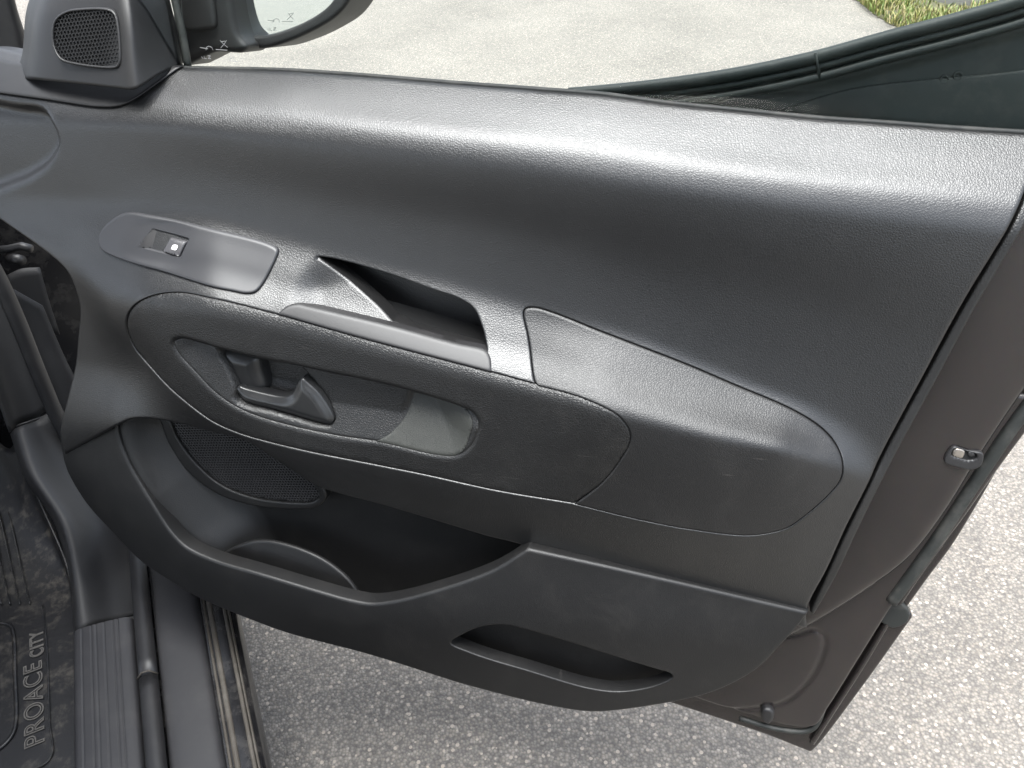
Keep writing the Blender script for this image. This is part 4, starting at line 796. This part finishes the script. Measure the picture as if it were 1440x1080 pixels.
# ------------------------------------------------------------------ road, verge and path
def road_material():
    M, t, b = mat('asphalt', (0.2, 0.2, 0.19), 0.85)
    co = node(t, 'ShaderNodeTexCoord').outputs['Object']
    v1 = node(t, 'ShaderNodeTexVoronoi', Scale=185.0); t.links.new(co, v1.inputs['Vector'])
    v2 = node(t, 'ShaderNodeTexVoronoi', Scale=105.0); t.links.new(co, v2.inputs['Vector'])
    sx = node(t, 'ShaderNodeSeparateColor'); t.links.new(v1.outputs['Color'], sx.inputs[0])
    stone = t.nodes.new('ShaderNodeValToRGB'); e = stone.color_ramp.elements
    e[0].position = 0.0; e[0].color = (0.1308, 0.1231, 0.1123, 1); e[1].position = 1.0; e[1].color = (0.3025, 0.28, 0.2471, 1)
    for p, c in ((0.3, (0.164, 0.1535, 0.1383, 1)), (0.55, (0.189, 0.1763, 0.1573, 1)), (0.8, (0.2195, 0.1992, 0.1723, 1)), (0.95, (0.2471, 0.2295, 0.2022, 1))):
        x = e.new(p); x.color = c
    t.links.new(sx.outputs[0], stone.inputs[0])
    gap = ramp(t, v1.outputs['Distance'], [(0.25, 1.0), (0.7, 0.62)])
    m1 = node(t, 'ShaderNodeMix', data_type='RGBA', blend_type='MULTIPLY'); m1.inputs[0].default_value = 1.0
    t.links.new(stone.outputs[0], m1.inputs[6]); t.links.new(gap, m1.inputs[7])
    n1 = node(t, 'ShaderNodeTexNoise', Scale=1.3, Detail=6.0, Roughness=0.6); t.links.new(co, n1.inputs['Vector'])
    br = ramp(t, n1.outputs[0], [(0.3, 0.82), (0.7, 1.12)])
    m2 = node(t, 'ShaderNodeMix', data_type='RGBA', blend_type='MULTIPLY'); m2.inputs[0].default_value = 1.0
    t.links.new(m1.outputs[2], m2.inputs[6]); t.links.new(br, m2.inputs[7])
    # scattered pale larger chips
    s2 = node(t, 'ShaderNodeSeparateColor'); t.links.new(v2.outputs['Color'], s2.inputs[0])
    pick = ramp(t, s2.outputs[1], [(0.86, 0.0), (0.87, 1.0)]); shp = ramp(t, v2.outputs['Distance'], [(0.36, 1.0), (0.40, 0.0)])
    pm = node(t, 'ShaderNodeMath', operation='MULTIPLY'); t.links.new(pick, pm.inputs[0]); t.links.new(shp, pm.inputs[1])
    m3 = node(t, 'ShaderNodeMix', data_type='RGBA'); t.links.new(pm.outputs[0], m3.inputs[0]); t.links.new(m2.outputs[2], m3.inputs[6]); m3.inputs[7].default_value = (0.3079, 0.2748, 0.2321, 1)
    t.links.new(m3.outputs[2], b.inputs['Base Color'])
    hh = ramp(t, v1.outputs['Distance'], [(0.0, 1.0), (0.7, 0.0)])
    ha = node(t, 'ShaderNodeMath', operation='MULTIPLY_ADD'); t.links.new(sx.outputs[1], ha.inputs[0]); ha.inputs[1].default_value = 0.6; t.links.new(hh, ha.inputs[2])
    fn = node(t, 'ShaderNodeTexNoise', Scale=420.0, Detail=3.0); t.links.new(co, fn.inputs['Vector'])
    hb = node(t, 'ShaderNodeMath', operation='MULTIPLY_ADD'); t.links.new(fn.outputs[0], hb.inputs[0]); hb.inputs[1].default_value = 0.7; t.links.new(ha.outputs[0], hb.inputs[2]); ha = hb
    bp = node(t, 'ShaderNodeBump', Strength=0.6, Distance=0.0025); t.links.new(ha.outputs[0], bp.inputs['Height']); t.links.new(bp.outputs[0], b.inputs['Normal'])
    return M
M_ROAD = road_material()
rd = link('road', mesh_of('road', [(-120, -120, 0), (120, -120, 0), (120, 120, 0), (-120, 120, 0)], [(0, 1, 2, 3)]), M_ROAD)
tag(rd, 'pale worn asphalt road surface around and beyond the car door', 'road', 'structure')
def soil_material():
    M, t, b = mat('verge_soil', (0.1, 0.085, 0.05), 0.9)
    co = node(t, 'ShaderNodeTexCoord').outputs['Object']
    n = node(t, 'ShaderNodeTexNoise', Scale=18.0, Detail=8.0, Roughness=0.7); t.links.new(co, n.inputs['Vector'])
    r = ramp(t, n.outputs[0], [(0.3, (0.04, 0.044, 0.018)), (0.7, (0.10, 0.09, 0.05))]); t.links.new(r, b.inputs['Base Color'])
    bp = node(t, 'ShaderNodeBump', Strength=0.7, Distance=0.02); t.links.new(n.outputs[0], bp.inputs['Height']); t.links.new(bp.outputs[0], b.inputs['Normal'])
    return M
E_ = [(2.5747,6.191),(2.5454,5.7375),(2.5501,5.4012),(2.5982,5.2192)]
random.seed(4)
edge = [(2.35, 9.0), (2.47, 7.2)]+list(E_)+[(2.72, 4.9), (2.95, 4.3), (3.6, 3.6), (5.0, 3.0)]
EV = catmull([(1000*a, 1000*b) for a, b in edge], 60, False)/1000
vv = []; ff = []; n = len(EV)
for k, (x, y) in enumerate(EV):
    jx = random.uniform(-.02, .02)
    vv += [(x+jx, y, 0.004), (x+jx+0.05, y+0.01, 0.03), (x+1.2, y+0.5, 0.05), (x+9, y+3, 0.08)]
for k in range(n-1):
    for j in range(3): ff.append((k*4+j, k*4+j+1, (k+1)*4+j+1, (k+1)*4+j))
vg = link('verge', mesh_of('verge', vv, ff), soil_material()); tag(vg, 'earth bank of the verge beyond the road edge', 'verge', 'structure')
PTH = [(2.9835,6.0963),(3.0198,5.813),(3.1878,5.6956),(3.3888,5.8328),(3.7877,6.3672),(4.1691,7.3798),(3.6461,7.5283)]
P2 = catmull([(1000*a, 1000*b) for a, b in PTH], 60)/1000
cp = P2.mean(0)
pv = [(x, y, 0.075) for x, y in P2]+[(x, y, 0.0) for x, y in P2]; k = len(P2)
pf = [tuple(range(k))]+[(i, i+k, (i+1) % k+k, (i+1) % k) for i in range(k)]
pm_, pt_, pb_ = mat('concrete', (0.36, 0.35, 0.33), 0.85)
pn = node(pt_, 'ShaderNodeTexNoise', Scale=40.0, Detail=6.0); pr = ramp(pt_, pn.outputs[0], [(0.3, (0.16, 0.155, 0.145)), (0.7, (0.24, 0.235, 0.22))]); pt_.links.new(pr, pb_.inputs['Base Color'])
pth = link('path', mesh_of('path', pv, pf), pm_, smooth=False); tag(pth, 'small pale concrete patch set in the grass verge', 'path', 'structure')
# grass blades
def in_poly(x, y, P):
    ins = False
    for (ax, ay), (bx, by) in zip(P, np.roll(P, -1, 0)):
        if (ay > y) != (by > y) and x < (bx-ax)*(y-ay)/(by-ay)+ax: ins = not ins
    return ins
gv = []; gf = []; gi = []
def blade(x, y, z, h, mi):
    a = random.uniform(0, 6.283); ln = random.uniform(0.2, 0.9)*h; w_ = random.uniform(0.002, 0.0042)
    dx, dy = math.cos(a), math.sin(a); px, py = -dy*w_, dx*w_; k = len(gv)
    gv.extend([(x+px, y+py, z), (x-px, y-py, z), (x+dx*ln*.4+px*.8, y+dy*ln*.4+py*.8, z+h*.65), (x+dx*ln*.4-px*.8, y+dy*ln*.4-py*.8, z+h*.65), (x+dx*ln, y+dy*ln, z+h)])
    gf.extend([(k, k+1, k+3, k+2), (k+2, k+3, k+4)]); gi.extend([mi, mi])
cnt = 0
while cnt < 26000:
    y = random.uniform(4.2, 8.2); x0 = np.interp(y, EV[::-1, 1], EV[::-1, 0]); x = x0-0.03+random.random()**1.3*2.2
    if in_poly(x, y, P2): cnt += 1; continue
    clump = math.sin(x*7+1.3*math.sin(y*5))*math.sin(y*8+x*3)
    if random.random() > 0.55+0.45*clump: continue
    blade(x, y, 0.02+min(0.04, 0.03*(x-x0)), random.uniform(0.02, 0.055)*(1.1+0.5*clump), 0 if random.random() < 0.42 else (1 if random.random() < 0.6 else 2)); cnt += 1
gm = mesh_of('grass', gv, gf)
for nm, c in (('grass_green', (0.10, 0.15, 0.022)), ('grass_yellow', (0.20, 0.19, 0.05)), ('grass_straw', (0.30, 0.25, 0.12))):
    Mx, tx, bx = mat(nm, tuple(0.9*q for q in c), 0.55); bx.inputs['Subsurface Weight'].default_value = 0.0; gm.materials.append(Mx)
go = bpy.data.objects.new('grass', gm); COL.objects.link(go); gm.polygons.foreach_set('material_index', gi)
tag(go, 'tufty yellow-green grass growing on the verge beyond the window', 'grass', 'stuff')
